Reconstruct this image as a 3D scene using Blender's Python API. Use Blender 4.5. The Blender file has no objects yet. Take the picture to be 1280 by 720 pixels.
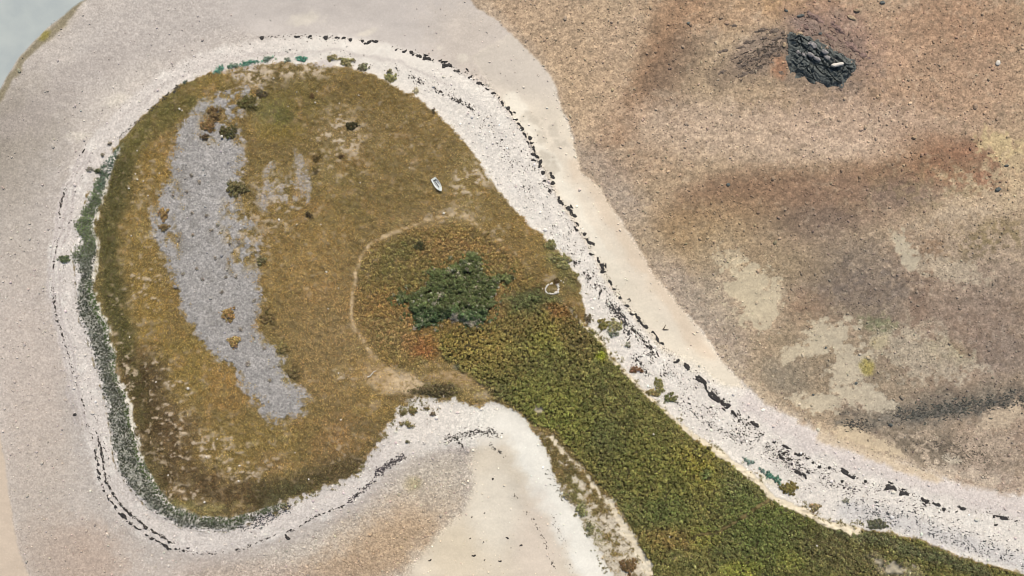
import bpy, math, random
import numpy as np

# ------------------------------------------------------------------ set-up
rng = np.random.default_rng(7)
random.seed(7)
S = 0.25                      # metres on the ground per survey unit
CX, CY = 640.0, 360.0
K = 1.52                      # light level reaching level ground (for turning seen tones into albedo)
f32 = np.float32
scene = bpy.context.scene
COL = scene.collection

def wx(u): return (np.asarray(u, dtype=float) - CX) * S
def wy(v): return (CY - np.asarray(v, dtype=float)) * S
def s2l(c):
    c = np.asarray(c, dtype=np.float64) / 255.0
    return np.where(c <= 0.04045, c / 12.92, ((c + 0.055) / 1.055) ** 2.4)
def alb(c, k=None): return np.clip(s2l(c) / (k or K), 0.004, 0.86)
def sm(x, a, b):
    t = np.clip((x - a) / (b - a), 0, 1)
    return t * t * (3 - 2 * t)

# ------------------------------------------------------------------ survey grid (uneven: fine over the islet, coarse to the horizon)
U0, V0, ST = -120.0, -80.0, 1.25
core_u = np.arange(U0, 1400.01, ST); core_v = np.arange(V0, 800.01, ST)
far = np.array([12, 40, 100, 220, 450, 900, 1800, 3600, 7000, 13000, 24000, 40000.])
us = np.concatenate([(core_u[0] - far)[::-1], core_u, core_u[-1] + far])
vs = np.concatenate([(core_v[0] - far)[::-1], core_v, core_v[-1] + far])
NF = len(far)
W, H = len(us), len(vs)
UU, VV = us[None, :].astype(f32), vs[:, None].astype(f32)

def lat(seed): return np.random.default_rng(seed).random((256, 256)).astype(f32)
def vnoise(su, sv, seed, u=us, v=vs):
    L = lat(seed)
    a = u / su + 37.3; b = v / sv + 91.7
    ia = np.floor(a).astype(int); fa = (a - ia).astype(f32); fa = fa * fa * (3 - 2 * fa)
    ib = np.floor(b).astype(int); fb = (b - ib).astype(f32); fb = fb * fb * (3 - 2 * fb)
    R = L[ib % 256] * (1 - fb)[:, None] + L[(ib + 1) % 256] * fb[:, None]
    return R[:, ia % 256] * (1 - fa)[None] + R[:, (ia + 1) % 256] * fa[None]
def fbm(scale, seed, octv=4, asp=1.0, gain=0.5):
    out = 0; amp = 1.0; tot = 0
    for o in range(octv):
        out = out + amp * vnoise(scale * asp / 2 ** o, scale / 2 ** o, seed * 17 + o)
        tot += amp; amp *= gain
    return ((out / tot - 0.5) * 2.2).astype(f32)            # about -1..1

N1, N2 = fbm(60, 1), fbm(60, 2)
M1, M2 = fbm(18, 3), fbm(18, 4)
F1, F2 = fbm(6, 5, 3), fbm(6, 6, 3)
G1, G2 = fbm(2.8, 7, 2), fbm(4.0, 8, 2, asp=1.7)
WU = UU + 7 * N1 + 4 * M1
WV = VV + 7 * N2 + 4 * M2

# coarse signed distance, then bilinear
cu = np.concatenate([us[:NF], core_u[::4], us[-NF:]]); cv = np.concatenate([vs[:NF], core_v[::4], vs[-NF:]])
def up(A):
    def ix(x, c):
        i = np.clip(np.searchsorted(c, x, side='right') - 1, 0, len(c) - 2)
        return i, ((x - c[i]) / (c[i + 1] - c[i])).astype(f32)
    ia, fa = ix(us, cu); ib, fb = ix(vs, cv)
    R = A[ib] * (1 - fb)[:, None] + A[ib + 1] * fb[:, None]
    return R[:, ia] * (1 - fa)[None] + R[:, ia + 1] * fa[None]
def seg_d(P, closed, gu, gv):
    P = np.asarray(P, float); Q = np.roll(P, -1, 0) if closed else P[1:]
    P0 = P if closed else P[:-1]
    d = np.full((gv.shape[0], gu.shape[1]), 1e12)
    for (x0, y0), (x1, y1) in zip(P0, Q):
        dx, dy = x1 - x0, y1 - y0; L2 = dx * dx + dy * dy + 1e-9
        t = np.clip(((gu - x0) * dx + (gv - y0) * dy) / L2, 0, 1)
        d = np.minimum(d, (gu - x0 - t * dx) ** 2 + (gv - y0 - t * dy) ** 2)
    return np.sqrt(d)
def inside(P, gu, gv):
    P = np.asarray(P, float); Q = np.roll(P, -1, 0)
    s = np.zeros((gv.shape[0], gu.shape[1]), bool)
    for (x0, y0), (x1, y1) in zip(P, Q):
        if y0 == y1: continue
        s ^= ((gv < y0) != (gv < y1)) & (gu < x0 + (gv - y0) * (x1 - x0) / (y1 - y0))
    return s
CU, CV = cu[None, :], cv[:, None]
def sdf(P):
    d = seg_d(P, True, CU, CV)
    return up(np.where(inside(P, CU, CV), d, -d).astype(f32))
def ldist(P): return up(seg_d(P, False, CU, CV).astype(f32))

# ------------------------------------------------------------------ outlines of the ground
NE_EDGE = [(582,182),(597,202),(612,222),(630,245),(640,259),(655,277),(672,292),(686,303),(697,318),(712,334),(722,350),(728,372),(732,392),
           (736,410),(750,427),(765,445),(780,462),(795,480),(812,497),(830,512),(847,527),(860,540),(875,552),(895,560),(915,575),(935,590),(950,606),
           (962,622),(980,627),(1005,636),(1025,650),(1042,656),(1085,661),(1110,665),(1140,672),(1175,685),(1200,695),(1230,705),(1260,712),(1300,724),(1420,765),(1600,830)]
SW_EDGE = [(760,900),(772,740),(765,718),(757,700),(747,685),(735,662),(720,634),(704,612),(693,590),(686,567),(672,542),(655,520),(640,509),(615,500),(600,506),(570,501),(545,497),
           (520,496),(500,507),(490,524),(482,541),(470,560),(457,577),(445,592),(420,605),(395,613),(370,623),(345,639),(320,650),(287,663),(250,664),(217,655),
           (185,635),(162,610),(147,585),(142,560),(139,538),(132,500),(122,465),(110,425),(98,392),(96,360),(94,330),(90,318),(97,300),(92,277),(107,257),
           (117,230),(127,207),(140,192),(150,176)]
TOP_EDGE = [(175,150),(200,125),(225,107),(250,97),(272,91),(300,84),(320,82),(360,79),(395,80),(432,84),(460,92),(490,107),(520,122),(540,137),(557,152),(570,165)]
ISLAND = NE_EDGE + [(1700,1100),(1000,1200)] + SW_EDGE + TOP_EDGE
SEAM = [(158,176),(149,195),(140,217),(132,245),(123,267),(119,285),(125,305),(121,330),(118,357),(122,372),(128,388),(137,407),(140,427),(147,442),(146,465),
        (160,492),(166,518),(170,535),(175,558),(184,580),(199,607),(217,630),(250,643),(290,646),(330,634),(368,622)]
FRINGE_OUT = [(345,640),(320,651),(287,664),(250,665),(217,656),(185,636),(161,610),(146,585),(140,560),(138,538),(131,500),(121,465),(109,425),(97,392),(95,360),(93,330),(86,318),(96,300),(90,277),(106,257),(116,230),(126,207),(139,192)]
FRINGE = SEAM + FRINGE_OUT
GRAVEL = [(217,180),(222,160),(237,140),(250,122),(272,114),(292,112),(318,106),(330,112),(322,128),(306,142),(300,160),(310,180),(307,205),(300,235),(305,262),(322,280),(328,300),(325,330),
          (328,352),(331,365),(333,382),(322,405),(330,420),(345,430),(360,446),(357,460),(364,474),(381,486),(393,497),(381,507),(388,524),(366,521),(357,531),(337,533),(327,520),(320,502),
          (311,502),(302,485),(292,462),(272,452),(257,435),(242,415),(230,395),(222,370),(216,358),(207,335),(196,310),(190,285),(190,262),(199,235),(213,217),(211,195)]
GRAVEL2 = [(370,185),(365,205),(369,228),(374,244),(385,258),(391,238),(387,210),(380,194)]
GRAVEL3 = [(325,218),(335,205),(345,197),(346,206),(334,220),(327,226)]
GRAVEL4 = [(320,238),(336,232),(350,244),(368,256),(374,266),(358,258),(344,252),(333,268),(322,262)]
TIDAL = [(582,-10),(595,7),(620,22),(640,41),(660,60),(677,77),(692,97),(700,125),(710,147),(717,170),(727,212),(750,232),(765,255),(782,280),(802,312),(817,340),(835,360),(852,382),
         (875,407),(892,430),(905,452),(922,470),(960,506),(997,522),(1030,541),(1060,555),(1100,570),(1135,582),(1175,594),(1210,607),(1280,620),(1450,655),(1800,720),(60000,1500),(60000,-60000),(560,-60000),(560,-100)]
BERM = [(104,185),(130,152),(165,118),(200,90),(240,70),(290,55),(330,47),(407,44),(470,50),(520,66),(572,87),(617,115),(648,156),(670,194),(698,250),(738,312),(765,362),(798,402),(828,438),(868,448),(935,486),(960,507),
        (1030,541),(1060,555),(1100,570),(1135,582),(1210,607),(1280,620),(1450,655),(1700,720),(1700,1100),(900,1200),(740,900),(712,720),(690,670),(668,630),(640,585),(612,562),(572,556),(540,566),(512,577),(482,592),(448,628),(398,652),(320,684),(250,698),(195,684),
        (150,652),(119,602),(104,535),(86,480),(69,420),(58,360),(62,300),(80,225)]
STRIP = [(590,70),(640,41),(660,60),(677,77),(692,97),(700,125),(710,147),(717,170),(727,212),(750,232),(765,255),(782,280),(802,312),(817,340),(835,360),(852,382),(875,407),(892,430),(905,452),(922,470),(935,487),
         (905,482),(868,452),(828,438),(798,402),(765,362),(738,312),(698,250),(670,194),(648,156),(617,115)]
BAY = [(596,556),(588,575),(590,610),(584,630),(568,650),(545,672),(525,695),(505,724),(480,790),(440,900),(780,900),(775,718),(757,700),(735,662),(704,612),(686,567),(672,542),(650,516),(630,508),(612,520),(600,535)]
BAYPEB = [(590,565),(588,580),(590,610),(584,630),(568,650),(545,672),(525,695),(505,724),(480,790),(440,880),(120,880),(180,740),(250,715),(330,694),(400,664),(452,638),(488,602),(520,585),(555,574)]
SEA = [(104,-3),(92,4),(76,17),(56,32),(36,52),(18,72),(2,98),(-30,150),(-200,420),(-60000,30000),(-60000,-60000),(110,-60000),(112,-60)]
LSAND = [(-4,540),(4,575),(8,610),(12,650),(22,695),(34,724),(60,790),(90,900),(-200,900),(-60000,30000),(-300,600),(-30,545)]
BRAMBLE = [(548,424),(566,412),(600,408),(628,398),(645,378),(668,368),(700,374),(716,388),(724,400)] + NE_EDGE[13:] + [(1700,1100),(1000,1200),(830,900),(815,730),(808,700),(798,676),(784,652),(770,630),(752,612),(740,594),(724,574),(705,556),(692,538),(668,528),(655,517),(640,506),(620,497),(600,478),(575,462),(556,446)]
BRACKEN = [(446,345),(456,318),(472,304),(520,287),(570,280),(612,296),(650,325),(676,348),(690,372),(640,400),(600,420),(560,440),(530,452),(500,462),(474,446),(452,412),(443,385)]
DARK = [(487,373),(500,363),(517,366),(537,352),(536,339),(558,335),(577,324),(589,316),(600,321),(602,337),(612,346),(626,344),(642,344),(637,354),(625,352),(619,362),(621,377),(611,392),(607,403),(589,406),(570,399),(558,398),(539,407),(522,412),(520,401),(512,392),(511,379),(490,377)]
PATH1 = [(600,283),(577,266),(555,269),(532,276),(507,286),(482,295),(465,303),(452,320),(446,340),(442,362),(439,392),(443,408),(453,424),(466,444),(482,458),(496,470)]
PATH2 = [(577,266),(590,280),(607,290),(630,303),(648,320),(664,338)]
PATH3 = [(696,368),(706,380),(722,398),(735,412),(748,423),(757,432),(762,448),(778,462),(793,477),(806,491),(822,505),(838,520),(852,532)]
PATH4 = [(852,532),(866,543),(882,555),(900,565),(920,582),(940,596),(952,606),(966,622),(982,630),(1006,638),(1026,652),(1044,657),(1072,663)]
PATH5 = [(688,543),(700,558),(712,572),(727,582),(736,598),(748,616),(762,628),(770,642),(778,656),(788,670),(797,688),(811,704),(810,724)]
PATH6 = [(862,668),(893,663),(920,648),(945,632),(972,616)]

sI = sdf(ISLAND); sG = sdf(GRAVEL); sT = sdf(TIDAL); sB = sdf(BERM); sS = sdf(STRIP); sBay = sdf(BAY); sBP = sdf(BAYPEB)
sSea = sdf(SEA); sL = sdf(LSAND); sBr = sdf(BRAMBLE); sBk = sdf(BRACKEN); sD = sdf(DARK); sF = sdf(FRINGE)
sG2 = np.maximum(np.maximum(sdf(GRAVEL2), sdf(GRAVEL3)), sdf(GRAVEL4))
dSeam = ldist(SEAM)
dP1 = np.minimum(ldist(PATH1), ldist(PATH2) + 0.8); dP2 = ldist(PATH3); dP3 = ldist(PATH4); dP4 = ldist(PATH5); dP5 = ldist(PATH6)

south = sm(VV, 470, 500) * sm(625 - UU, 0, 20) * sm(UU, 320, 350)
mI = sm(sI + (3.0 + 4 * south) * F1 + 2.8 * M1 + (1.8 + 2.5 * south) * G2, -1.4, 1.8 + 3 * south)
mF = sm(sF + 1.5 * F2, -1.0, 1.5)
mSeam = sm(2.7 + 2.2 * M1 + 2.4 * F1 + 1.5 * N1 - dSeam, -0.8, 1.2) * (.12 + .88 * sm(M2 + .7 * F2, -.2, .25)) * sm(UU + VV * 0, 100, 118) * (1 - 0.75 * sm(UU + 0 * VV, 205, 260))
mGr = np.maximum(sm(sG + 5.5 * F1 + 4.5 * M2 + 4.5 * G2, -2, 3.0), 0.85 * sm(sG2 + 4.5 * F1 + 3.5 * M2, -1, 3))
# ragged, plant-invaded upper right part of the gravel
def box(u0, u1, v0, v1, s=12): return sm(UU, u0 - s, u0 + s) * (1 - sm(UU, u1 - s, u1 + s)) * sm(VV, v0 - s, v0 + s) * (1 - sm(VV, v1 - s, v1 + s))
mGr = np.maximum(mGr, .9 * box(325, 372, 225, 268, 8) * sm(F1 + .6 * G2 + .5 * M2, .05, .4))
mGr = mGr * (1 - box(255, 335, 100, 176) * sm(M1 + 0.7 * F2 + .4 * G1, -0.2, 0.25))
mGr = mGr * (1 - .8 * sm(9 - sG, -5, 5) * sm(F2 + .8 * G2, 0.15, .45)) * (1 - 0.9 * box(282, 326, 250, 335) * sm(M2 + 0.7 * F1, -0.15, 0.35))
mGr = mGr * (1 - 0.8 * box(190, 225, 225, 320, 8) * sm(M1 - 0.4 * F2, 0.1, 0.5))
mP = np.maximum.reduce([sm(2.6 + 1.3 * F1 - dP1, -2.0, 2.5) * 0.62, sm(2.4 + 1.2 * F2 - dP2, -0.8, 1.2) * sm(VV, 366, 400),
                        sm(4.2 + 2.6 * F2 + 1.5 * M1 - dP3, -0.8, 1.4), sm(3.6 + 3.2 * F1 + 3.2 * M2 - dP4, -0.8, 1.2), 0.3 * sm(0.8 + 0.8 * F1 - dP5, -0.8, 1.2)])
mBr = sm(sBr + 3 * M1 + 2 * F1, -2, 3)
mBk = sm(sBk + 5 * M2, -5, 7) * (1 - mBr)

# ------------------------------------------------------------------ colour of the ground (flat survey tones)
C = np.zeros((H, W, 3), f32)
def paint(rgb, m, sl=None):
    c = np.asarray(rgb, f32)
    if sl is None: C[...] = C + (c - C) * m[..., None]
    else: C[sl] = C[sl] + (c - C[sl]) * m[..., None]
def win(u0, u1, v0, v1):
    i0, i1 = np.searchsorted(us, [u0, u1]); j0, j1 = np.searchsorted(vs, [v0, v1])
    return (slice(max(j0 - 1, 0), j1 + 1), slice(max(i0 - 1, 0), i1 + 1))
def blob(cx, cy, rx, ry, ang, rgb, st=0.7, soft=0.6, rag=0.25, only=None):
    r = 2.0 * max(rx, ry) + 15
    sl = win(cx - r, cx + r, cy - r, cy + r)
    a = math.radians(ang); dx, dy = WU[sl] - cx, WV[sl] - cy
    p, q = (dx * math.cos(a) + dy * math.sin(a)) / rx, (-dx * math.sin(a) + dy * math.cos(a)) / ry
    d = np.sqrt(p * p + q * q) + rag * (0.6 * M1[sl] + 0.8 * F1[sl])
    m = st * (1 - sm(d, 1 - soft, 1 + soft))
    if only is not None: m = m * only[sl]
    paint(rgb, m, sl)
def stroke(P, w, rgb, st=0.7, soft=0.7, rag=0.3, only=None):
    P = np.asarray(P, float); sl = win(P[:, 0].min() - 3 * w, P[:, 0].max() + 3 * w, P[:, 1].min() - 3 * w, P[:, 1].max() + 3 * w)
    d = np.full(WU[sl].shape, 1e9, f32)
    for (x0, y0), (x1, y1) in zip(P[:-1], P[1:]):
        ex, ey = x1 - x0, y1 - y0
        t = np.clip(((WU[sl] - x0) * ex + (WV[sl] - y0) * ey) / (ex * ex + ey * ey), 0, 1)
        d = np.minimum(d, (WU[sl] - x0 - t * ex) ** 2 + (WV[sl] - y0 - t * ey) ** 2)
    d = np.sqrt(d) / w + rag * (0.6 * M2[sl] + 0.8 * F2[sl])
    m = st * (1 - sm(d, 1 - soft, 1 + soft))
    if only is not None: m = m * only[sl]
    paint(rgb, m, sl)

# shingle round the islet
paint((199, 187, 173), np.ones((H, W), f32))
paint((186, 174, 161), 0.6 * sm(N1 + 0.5 * M1, 0.0, 0.7))
paint((210, 200, 188), 0.5 * sm(N2 + 0.4 * M2, 0.05, 0.7))
blob(6, 180, 55, 70, 20, (150, 139, 123), 0.85, .8)
stroke([(20,330),(10,240),(40,160)], 26, (184, 172, 156), .5, .9)
blob(200, 60, 110, 20, -28, (192, 180, 167), .6)
blob(150, 110, 60, 14, -40, (214, 202, 186), .5, .7, .5)
stroke([(-10,160),(40,150),(80,100),(150,55)], 16, (176, 164, 152), 0.6)
blob(230, 25, 120, 45, -12, (193, 182, 170), 0.8)
blob(90, 700, 70, 45, 20, (186, 164, 144), 0.8)
blob(45, 600, 40, 120, 0, (192, 177, 160), 0.6)
blob(30, 460, 50, 120, 0, (200, 184, 168), 0.6)
blob(60, 30, 60, 16, -42, (186, 172, 150), 0.5)
# smooth wet sand north of the islet
wet_n = sm(VV + 14 * N1 - 0.02 * UU, 78, 40) * sm(UU, 330, 430) * (1 - sm(sT, -2, 2))
wet_n = np.clip(sm(44 - VV + (UU - 330) * 0.20 + 8 * N1, -6, 10) * sm(UU, 225, 330), 0, 1) * sm(UU, 800, 700)
wet_n = wet_n * (1 - sm(sT + 2.0 * F1 + 1.5 * M2, -2.5, 3.0))
paint((203, 192, 180), wet_n * 0.9)
blob(600, 60, 70, 50, 35, (212, 197, 179), 0.75)
for b in ((456,38,12,4),(578,70,6,5),(440,50,10,3),(551,58,4,3),(385,20,20,8),(150,125,20,8),(95,170,16,6)):
    blob(*b, -12, (224, 212, 192), 0.7, 0.5, 0.5)
# algae at the water's edge
stroke([(-20,135),(4,108),(22,80),(42,57),(62,37),(84,16),(112,-12)], 5.5, (138, 126, 98), 0.85, 0.55)
blob(52, 42, 8, 5, -45, (140, 128, 60), 0.8, 0.5)
# left sand
paint((214, 194, 170), sm(sL + 1.5 * F1 + 2 * M1, -1.5, 2))
# white shingle berm
mB = sm(sB + 3 * M1 + 2 * F1, -5, 6)
paint((219, 208, 195), 0.9 * mB)
paint((232, 222, 206), mB * sm(UU - VV * 0.35 + 20 * N1, 230, 420) * 0.9)
paint((237, 229, 214), mB * 0.5 * sm(M1 + 0.5 * F1, 0.1, 0.7))
paint((203, 192, 180), mB * 0.45 * sm(N2 + 0.4 * F2, 0.2, 0.8))
stroke([(940,500),(1010,548),(1080,578),(1150,600),(1230,625),(1330,652)], 15, (212, 199, 188), 0.85, 0.6, 0.4, only=mB)
stroke([(1060,640),(1130,655),(1200,680),(1290,706)], 13, (204, 198, 190), 0.7, 0.7, 0.6, only=mB)
for off in (0, 7, 13): stroke([(112-off,190),(92-off,235),(80-off,295),(74-off,350),(80-off,410),(98-off,480),(112-off,535)], 1.6, (196, 184, 174), 0.7, 0.6, 0.6)
stroke([(150,150),(200,108),(260,80),(330,66),(420,62),(500,78),(560,108)], 2, (204, 192, 180), 0.6, 0.6, 0.8)
stroke([(560,100),(610,135),(640,185),(668,235),(700,290)], 3, (222, 212, 198), 0.7, 0.7, 0.8)
# sand strip
mS = sm(sS + 1.5 * F1 + 1.5 * M1, -3, 3)
paint((231, 216, 192), mS)
paint((208, 195, 178), mS * (1 - sm(VV + 8 * N1, 95, 150)) * 0.85)
stroke([(642,122),(652,135),(668,170),(690,205),(715,250),(745,300),(775,350)], 9, (238, 227, 205), 0.85, 0.5)
for b in ((664,148,9,6,20),(675,172,9,6,60),(682,193,7,9,-10),(692,162,5,8,-15),(700,178,6,9,-10),(690,213,10,7,40)):
    blob(*b, (202, 189, 168), 0.7, 0.5, 1.0)
stroke([(712,172),(728,205),(748,234),(764,258)], 3, (232, 214, 186), 0.7)
stroke([(720,205),(755,250),(800,330),(840,380),(890,445)], 9, (222, 200, 172), 0.7)
stroke([(760,330),(800,385),(850,440),(900,470)], 12, (229, 216, 192), 0.7)
R1 = fbm(9, 41, 3, asp=2.2); R2 = fbm(26, 42, 3, asp=1.6)
# tidal flat
softE = sm(UU, 915, 1000)
mT = sm(sT + (2.0 + 2.5 * softE) * F1 + (1.5 + 2.5 * softE) * M2 + 2 * softE * G2, -2.5 - 4 * softE, 3.0 + 6 * softE)
paint((179, 156, 127), mT)
T = mT
paint((166, 138, 113), 0.5 * T * sm(N1 + 0.5 * M2, 0.0, 0.8))
paint((192, 168, 143), 0.5 * T * sm(N2 + 0.5 * M1, 0.05, 0.8))
blob(690, 30, 110, 60, 20, (187, 160, 132), 0.6, only=T)
stroke([(588,-10),(605,8),(640,36),(668,62),(700,110),(722,180)], 9, (184, 164, 142), 0.6, only=T)
stroke([(740,195),(790,270),(850,360),(920,440)], 26, (176, 160, 144), 0.75, only=T)
stroke([(880,-20),(852,20),(826,70),(806,115),(770,165)], 24, (142, 110, 84), 0.8, 0.9, only=T)
stroke([(860,60),(830,110),(850,150)], 22, (136, 114, 94), 0.65, 0.9, only=T)
blob(800, 200, 60, 25, -10, (162, 134, 110), 0.4, only=T)
blob(900, 15, 80, 25, 0, (184, 150, 118), 0.6, only=T)
blob(1150, 90, 150, 90, 0, (174, 141, 115), 0.7, only=T)
blob(1000, 5, 60, 16, 0, (182, 145, 104), 0.6, only=T)
blob(760, 90, 30, 90, 20, (188, 162, 136), 0.5, only=T)
blob(1220, 20, 80, 40, 0, (168, 132, 104), 0.5, only=T)
blob(1040, 45, 60, 42, 30, (160, 128, 112), 0.75, only=T)
blob(1005, 27, 22, 9, 20, (140, 120, 112), 0.6, only=T)
blob(948, 62, 34, 20, -30, (142, 124, 110), 0.75, only=T)
stroke([(900,95),(930,82),(965,66),(985,56)], 16, (126, 108, 92), .5, .95, .8, only=T)
blob(1030, 76, 58, 44, 30, (126, 112, 100), .65, .7, .5, only=T)
blob(1122, 70, 14, 16, 20, (192, 158, 130), 0.7, only=T)
blob(975, 80, 10, 14, 0, (168, 122, 92), 0.7, 0.5, only=T)
blob(930, 165, 160, 36, 5, (196, 172, 148), 0.85, only=T)
blob(1090, 160, 120, 32, 4, (192, 166, 143), 0.75, only=T)
blob(1180, 175, 50, 14, 10, (150, 120, 95), 0.5, only=T)
stroke([(850,285),(900,245),(960,232),(1040,228),(1120,215),(1200,200)], 22, (140, 111, 86), 0.75, 0.9, .3, only=T)
blob(960, 255, 95, 40, 8, (142, 113, 89), 0.8, only=T)
blob(1070, 245, 100, 34, -8, (148, 120, 98), 0.75, only=T)
blob(1010, 278, 70, 18, -4, (122, 106, 92), 0.55, only=T)
blob(1130, 240, 40, 20, -4, (126, 110, 98), 0.5, only=T)
blob(1060, 345, 90, 42, 10, (136, 120, 104), 0.7, only=T)
blob(1080, 395, 60, 18, 10, (134, 116, 98), 0.5, only=T)
blob(1215, 208, 50, 26, 4, (152, 114, 92), 0.8, only=T)
blob(1262, 185, 34, 16, 20, (198, 174, 130), 0.75, 0.5, 0.5, only=T)
blob(1235, 246, 50, 12, -8, (190, 165, 136), 0.75, 0.5, 0.5, only=T)
blob(1200, 262, 40, 10, -12, (186, 164, 138), 0.6, 0.5, 0.6, only=T)
blob(1240, 290, 46, 14, -14, (146, 126, 92), 0.6, only=T)
blob(1235, 350, 60, 50, 0, (160, 140, 122), 0.6, only=T)
stroke([(1124,296),(1134,312),(1146,330)], 6, (204, 186, 156), 0.85, 0.4, 0.4, only=T)
stroke([(1172,300),(1158,350),(1150,395)], 13, (138, 108, 84), 0.6, 0.8, only=T)
stroke([(1260,310),(1280,326)], 3, (196, 172, 142), 0.7, only=T)
blob(1200, 420, 90, 50, 0, (164, 140, 120), 0.6, only=T)
blob(1260, 440, 40, 30, 0, (138, 122, 108), 0.5, only=T)
blob(915, 345, 34, 40, -20, (186, 168, 146), 0.6, 0.7, 0.6, only=T)
blob(890, 380, 30, 40, -30, (176, 162, 144), 0.6, only=T)
blob(945, 362, 30, 46, -25, (204, 187, 159), 0.9, 0.25, 0.9, only=T)
blob(940, 320, 26, 14, 0, (160, 132, 104), 0.5, only=T)
blob(1012, 388, 28, 22, 10, (152, 122, 97), 0.7, only=T)
blob(1040, 465, 110, 62, 8, (160, 142, 116), 0.5, 0.7, 0.5, only=T)
blob(1040, 420, 30, 18, -12, (203, 187, 160), 0.9, 0.12, 1.0, only=T)
blob(1005, 442, 24, 9, -15, (200, 184, 157), 0.85, 0.12, 1.0, only=T)
blob(1058, 465, 30, 28, 10, (203, 186, 160), 0.9, 0.12, 1.0, only=T)
blob(1020, 500, 26, 10, 10, (203, 187, 160), 0.8, 0.12, 1.0, only=T)
blob(1075, 502, 40, 16, 10, (200, 182, 156), 0.8, 0.35, 0.9, only=T)
blob(1150, 440, 60, 30, 12, (190, 172, 144), 0.6, 0.5, 1.2, only=T)
blob(985, 470, 30, 20, 10, (150, 142, 126), 0.7, only=T)
blob(1100, 410, 20, 12, 10, (132, 130, 92), 0.7, 0.5, 0.7, only=T)
blob(1102, 432, 12, 7, 0, (196, 176, 130), 0.8, 0.4, only=T)
blob(1086, 462, 8, 10, -30, (160, 145, 72), 0.8, 0.5, 0.5, only=T)
blob(1190, 440, 30, 14, 10, (168, 152, 96), 0.35, only=T)
stroke([(1060,528),(1090,532),(1128,520),(1170,514),(1220,508),(1290,496)], 12, (104, 98, 86), 0.85, 0.8, 0.8, only=T * (.25 + .75 * sm(F1 + .6 * G2 + .4 * M2, -.3, .25)))
stroke([(1150,516),(1180,514),(1205,510)], 5, (80, 84, 78), 0.6, 0.7, 0.6, only=T)
blob(1200, 497, 80, 14, -8, (120, 112, 96), 0.5, only=T)
blob(1262, 522, 30, 11, -12, (198, 174, 142), 0.85, 0.4, 0.6, only=T)
wd = sm(F1 + .6 * M2 + .6 * G2 + .3 * G1, -.15, .3)
blob(1215, 208, 60, 30, 4, (150, 110, 84), .6, .8, only=T)
blob(1150, 205, 60, 24, 0, (150, 116, 88), .5, .8, only=T)
blob(1190, 572, 105, 30, 12, (196, 175, 146), 0.7, 0.5, 0.5, only=T)
blob(1180, 563, 95, 28, 14, (120, 106, 86), 0.85, 0.5, 0.5, only=T * wd)
blob(1210, 495, 100, 20, -8, (112, 100, 84), 0.6, 0.6, 0.5, only=T * wd)
blob(1150, 445, 70, 36, 12, (134, 116, 92), 0.55, 0.5, 0.5, only=T * wd)
blob(1240, 400, 70, 60, 0, (128, 108, 90), 0.5, 0.6, 0.5, only=T * wd)
blob(1080, 350, 80, 40, 10, (112, 100, 90), 0.5, 0.6, 0.5, only=T * wd)
blob(1230, 235, 60, 30, -10, (204, 184, 150), 0.8, 0.5, 0.6, only=T * (1 - wd))
blob(1200, 310, 90, 40, -10, (192, 168, 140), 0.7, 0.5, 0.6, only=T * (1 - wd))
stroke([(1030,548),(1070,562),(1120,582),(1170,600)], 7, (204, 182, 150), .8, .6, .5)
blob(1075, 550, 40, 10, 18, (202, 180, 146), 0.85, 0.4, 0.4, only=T)
blob(1190, 573, 12, 6, 10, (194, 174, 148), 0.7, 0.4, only=T)
blob(1250, 560, 60, 30, 20, (176, 152, 126), 0.5, 0.6, 0.9, only=T)
blob(1240, 600, 60, 12, 16, (196, 174, 150), 0.6, only=T)
stroke([(905,440),(950,490),(1000,520)], 8, (190, 174, 150), 0.5, only=T)
paint((136, 114, 92), T * 0.3 * sm(F1 + 0.7 * M1 + 0.3 * N1, 0.15, 0.8))
paint((206, 186, 160), T * 0.28 * sm(F2 + 0.7 * M2 + 0.3 * N2, 0.2, 0.9))
blob(880, 290, 90, 36, -8, (172, 146, 106), .55, .8, only=T)
blob(980, 330, 60, 24, 0, (166, 142, 106), .5, .8, only=T)
blob(1160, 235, 90, 30, -6, (140, 120, 88), .45, .8, only=T * sm(M1 + F2, -.3, .4))
blob(1240, 300, 60, 20, -10, (134, 118, 78), .55, .7, .6, only=T * sm(F1 + .4 * M2, -.2, .4))
blob(720, 110, 60, 60, 10, (190, 162, 130), .5, .8, only=T)
blob(1060, 185, 60, 12, 8, (206, 182, 158), .5, .8, only=T)
blob(1150, 520, 100, 14, -6, (104, 98, 86), .5, .7, .6, only=T * sm(F2 + .5 * M1, -.2, .3))
pn = .9 * F1 + .7 * M1 + .5 * G2
def sandpatch(cx, cy, rx, ry, ang, st=.9, rgb=(203, 187, 158)):
    q = 2 * max(rx, ry) + 15; sl = win(cx - q, cx + q, cy - q, cy + q); a = math.radians(ang)
    dx, dy = WU[sl] - cx, WV[sl] - cy
    d = np.hypot((dx * math.cos(a) + dy * math.sin(a)) / rx, (-dx * math.sin(a) + dy * math.cos(a)) / ry) + .75 * pn[sl]
    paint(rgb, st * (1 - sm(d, .85, 1.15)) * T[sl], sl)
blob(1045, 455, 100, 56, 10, (150, 132, 106), .55, .6, .6, only=T)
blob(930, 340, 60, 60, -20, (158, 140, 116), .45, .7, .6, only=T)
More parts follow.
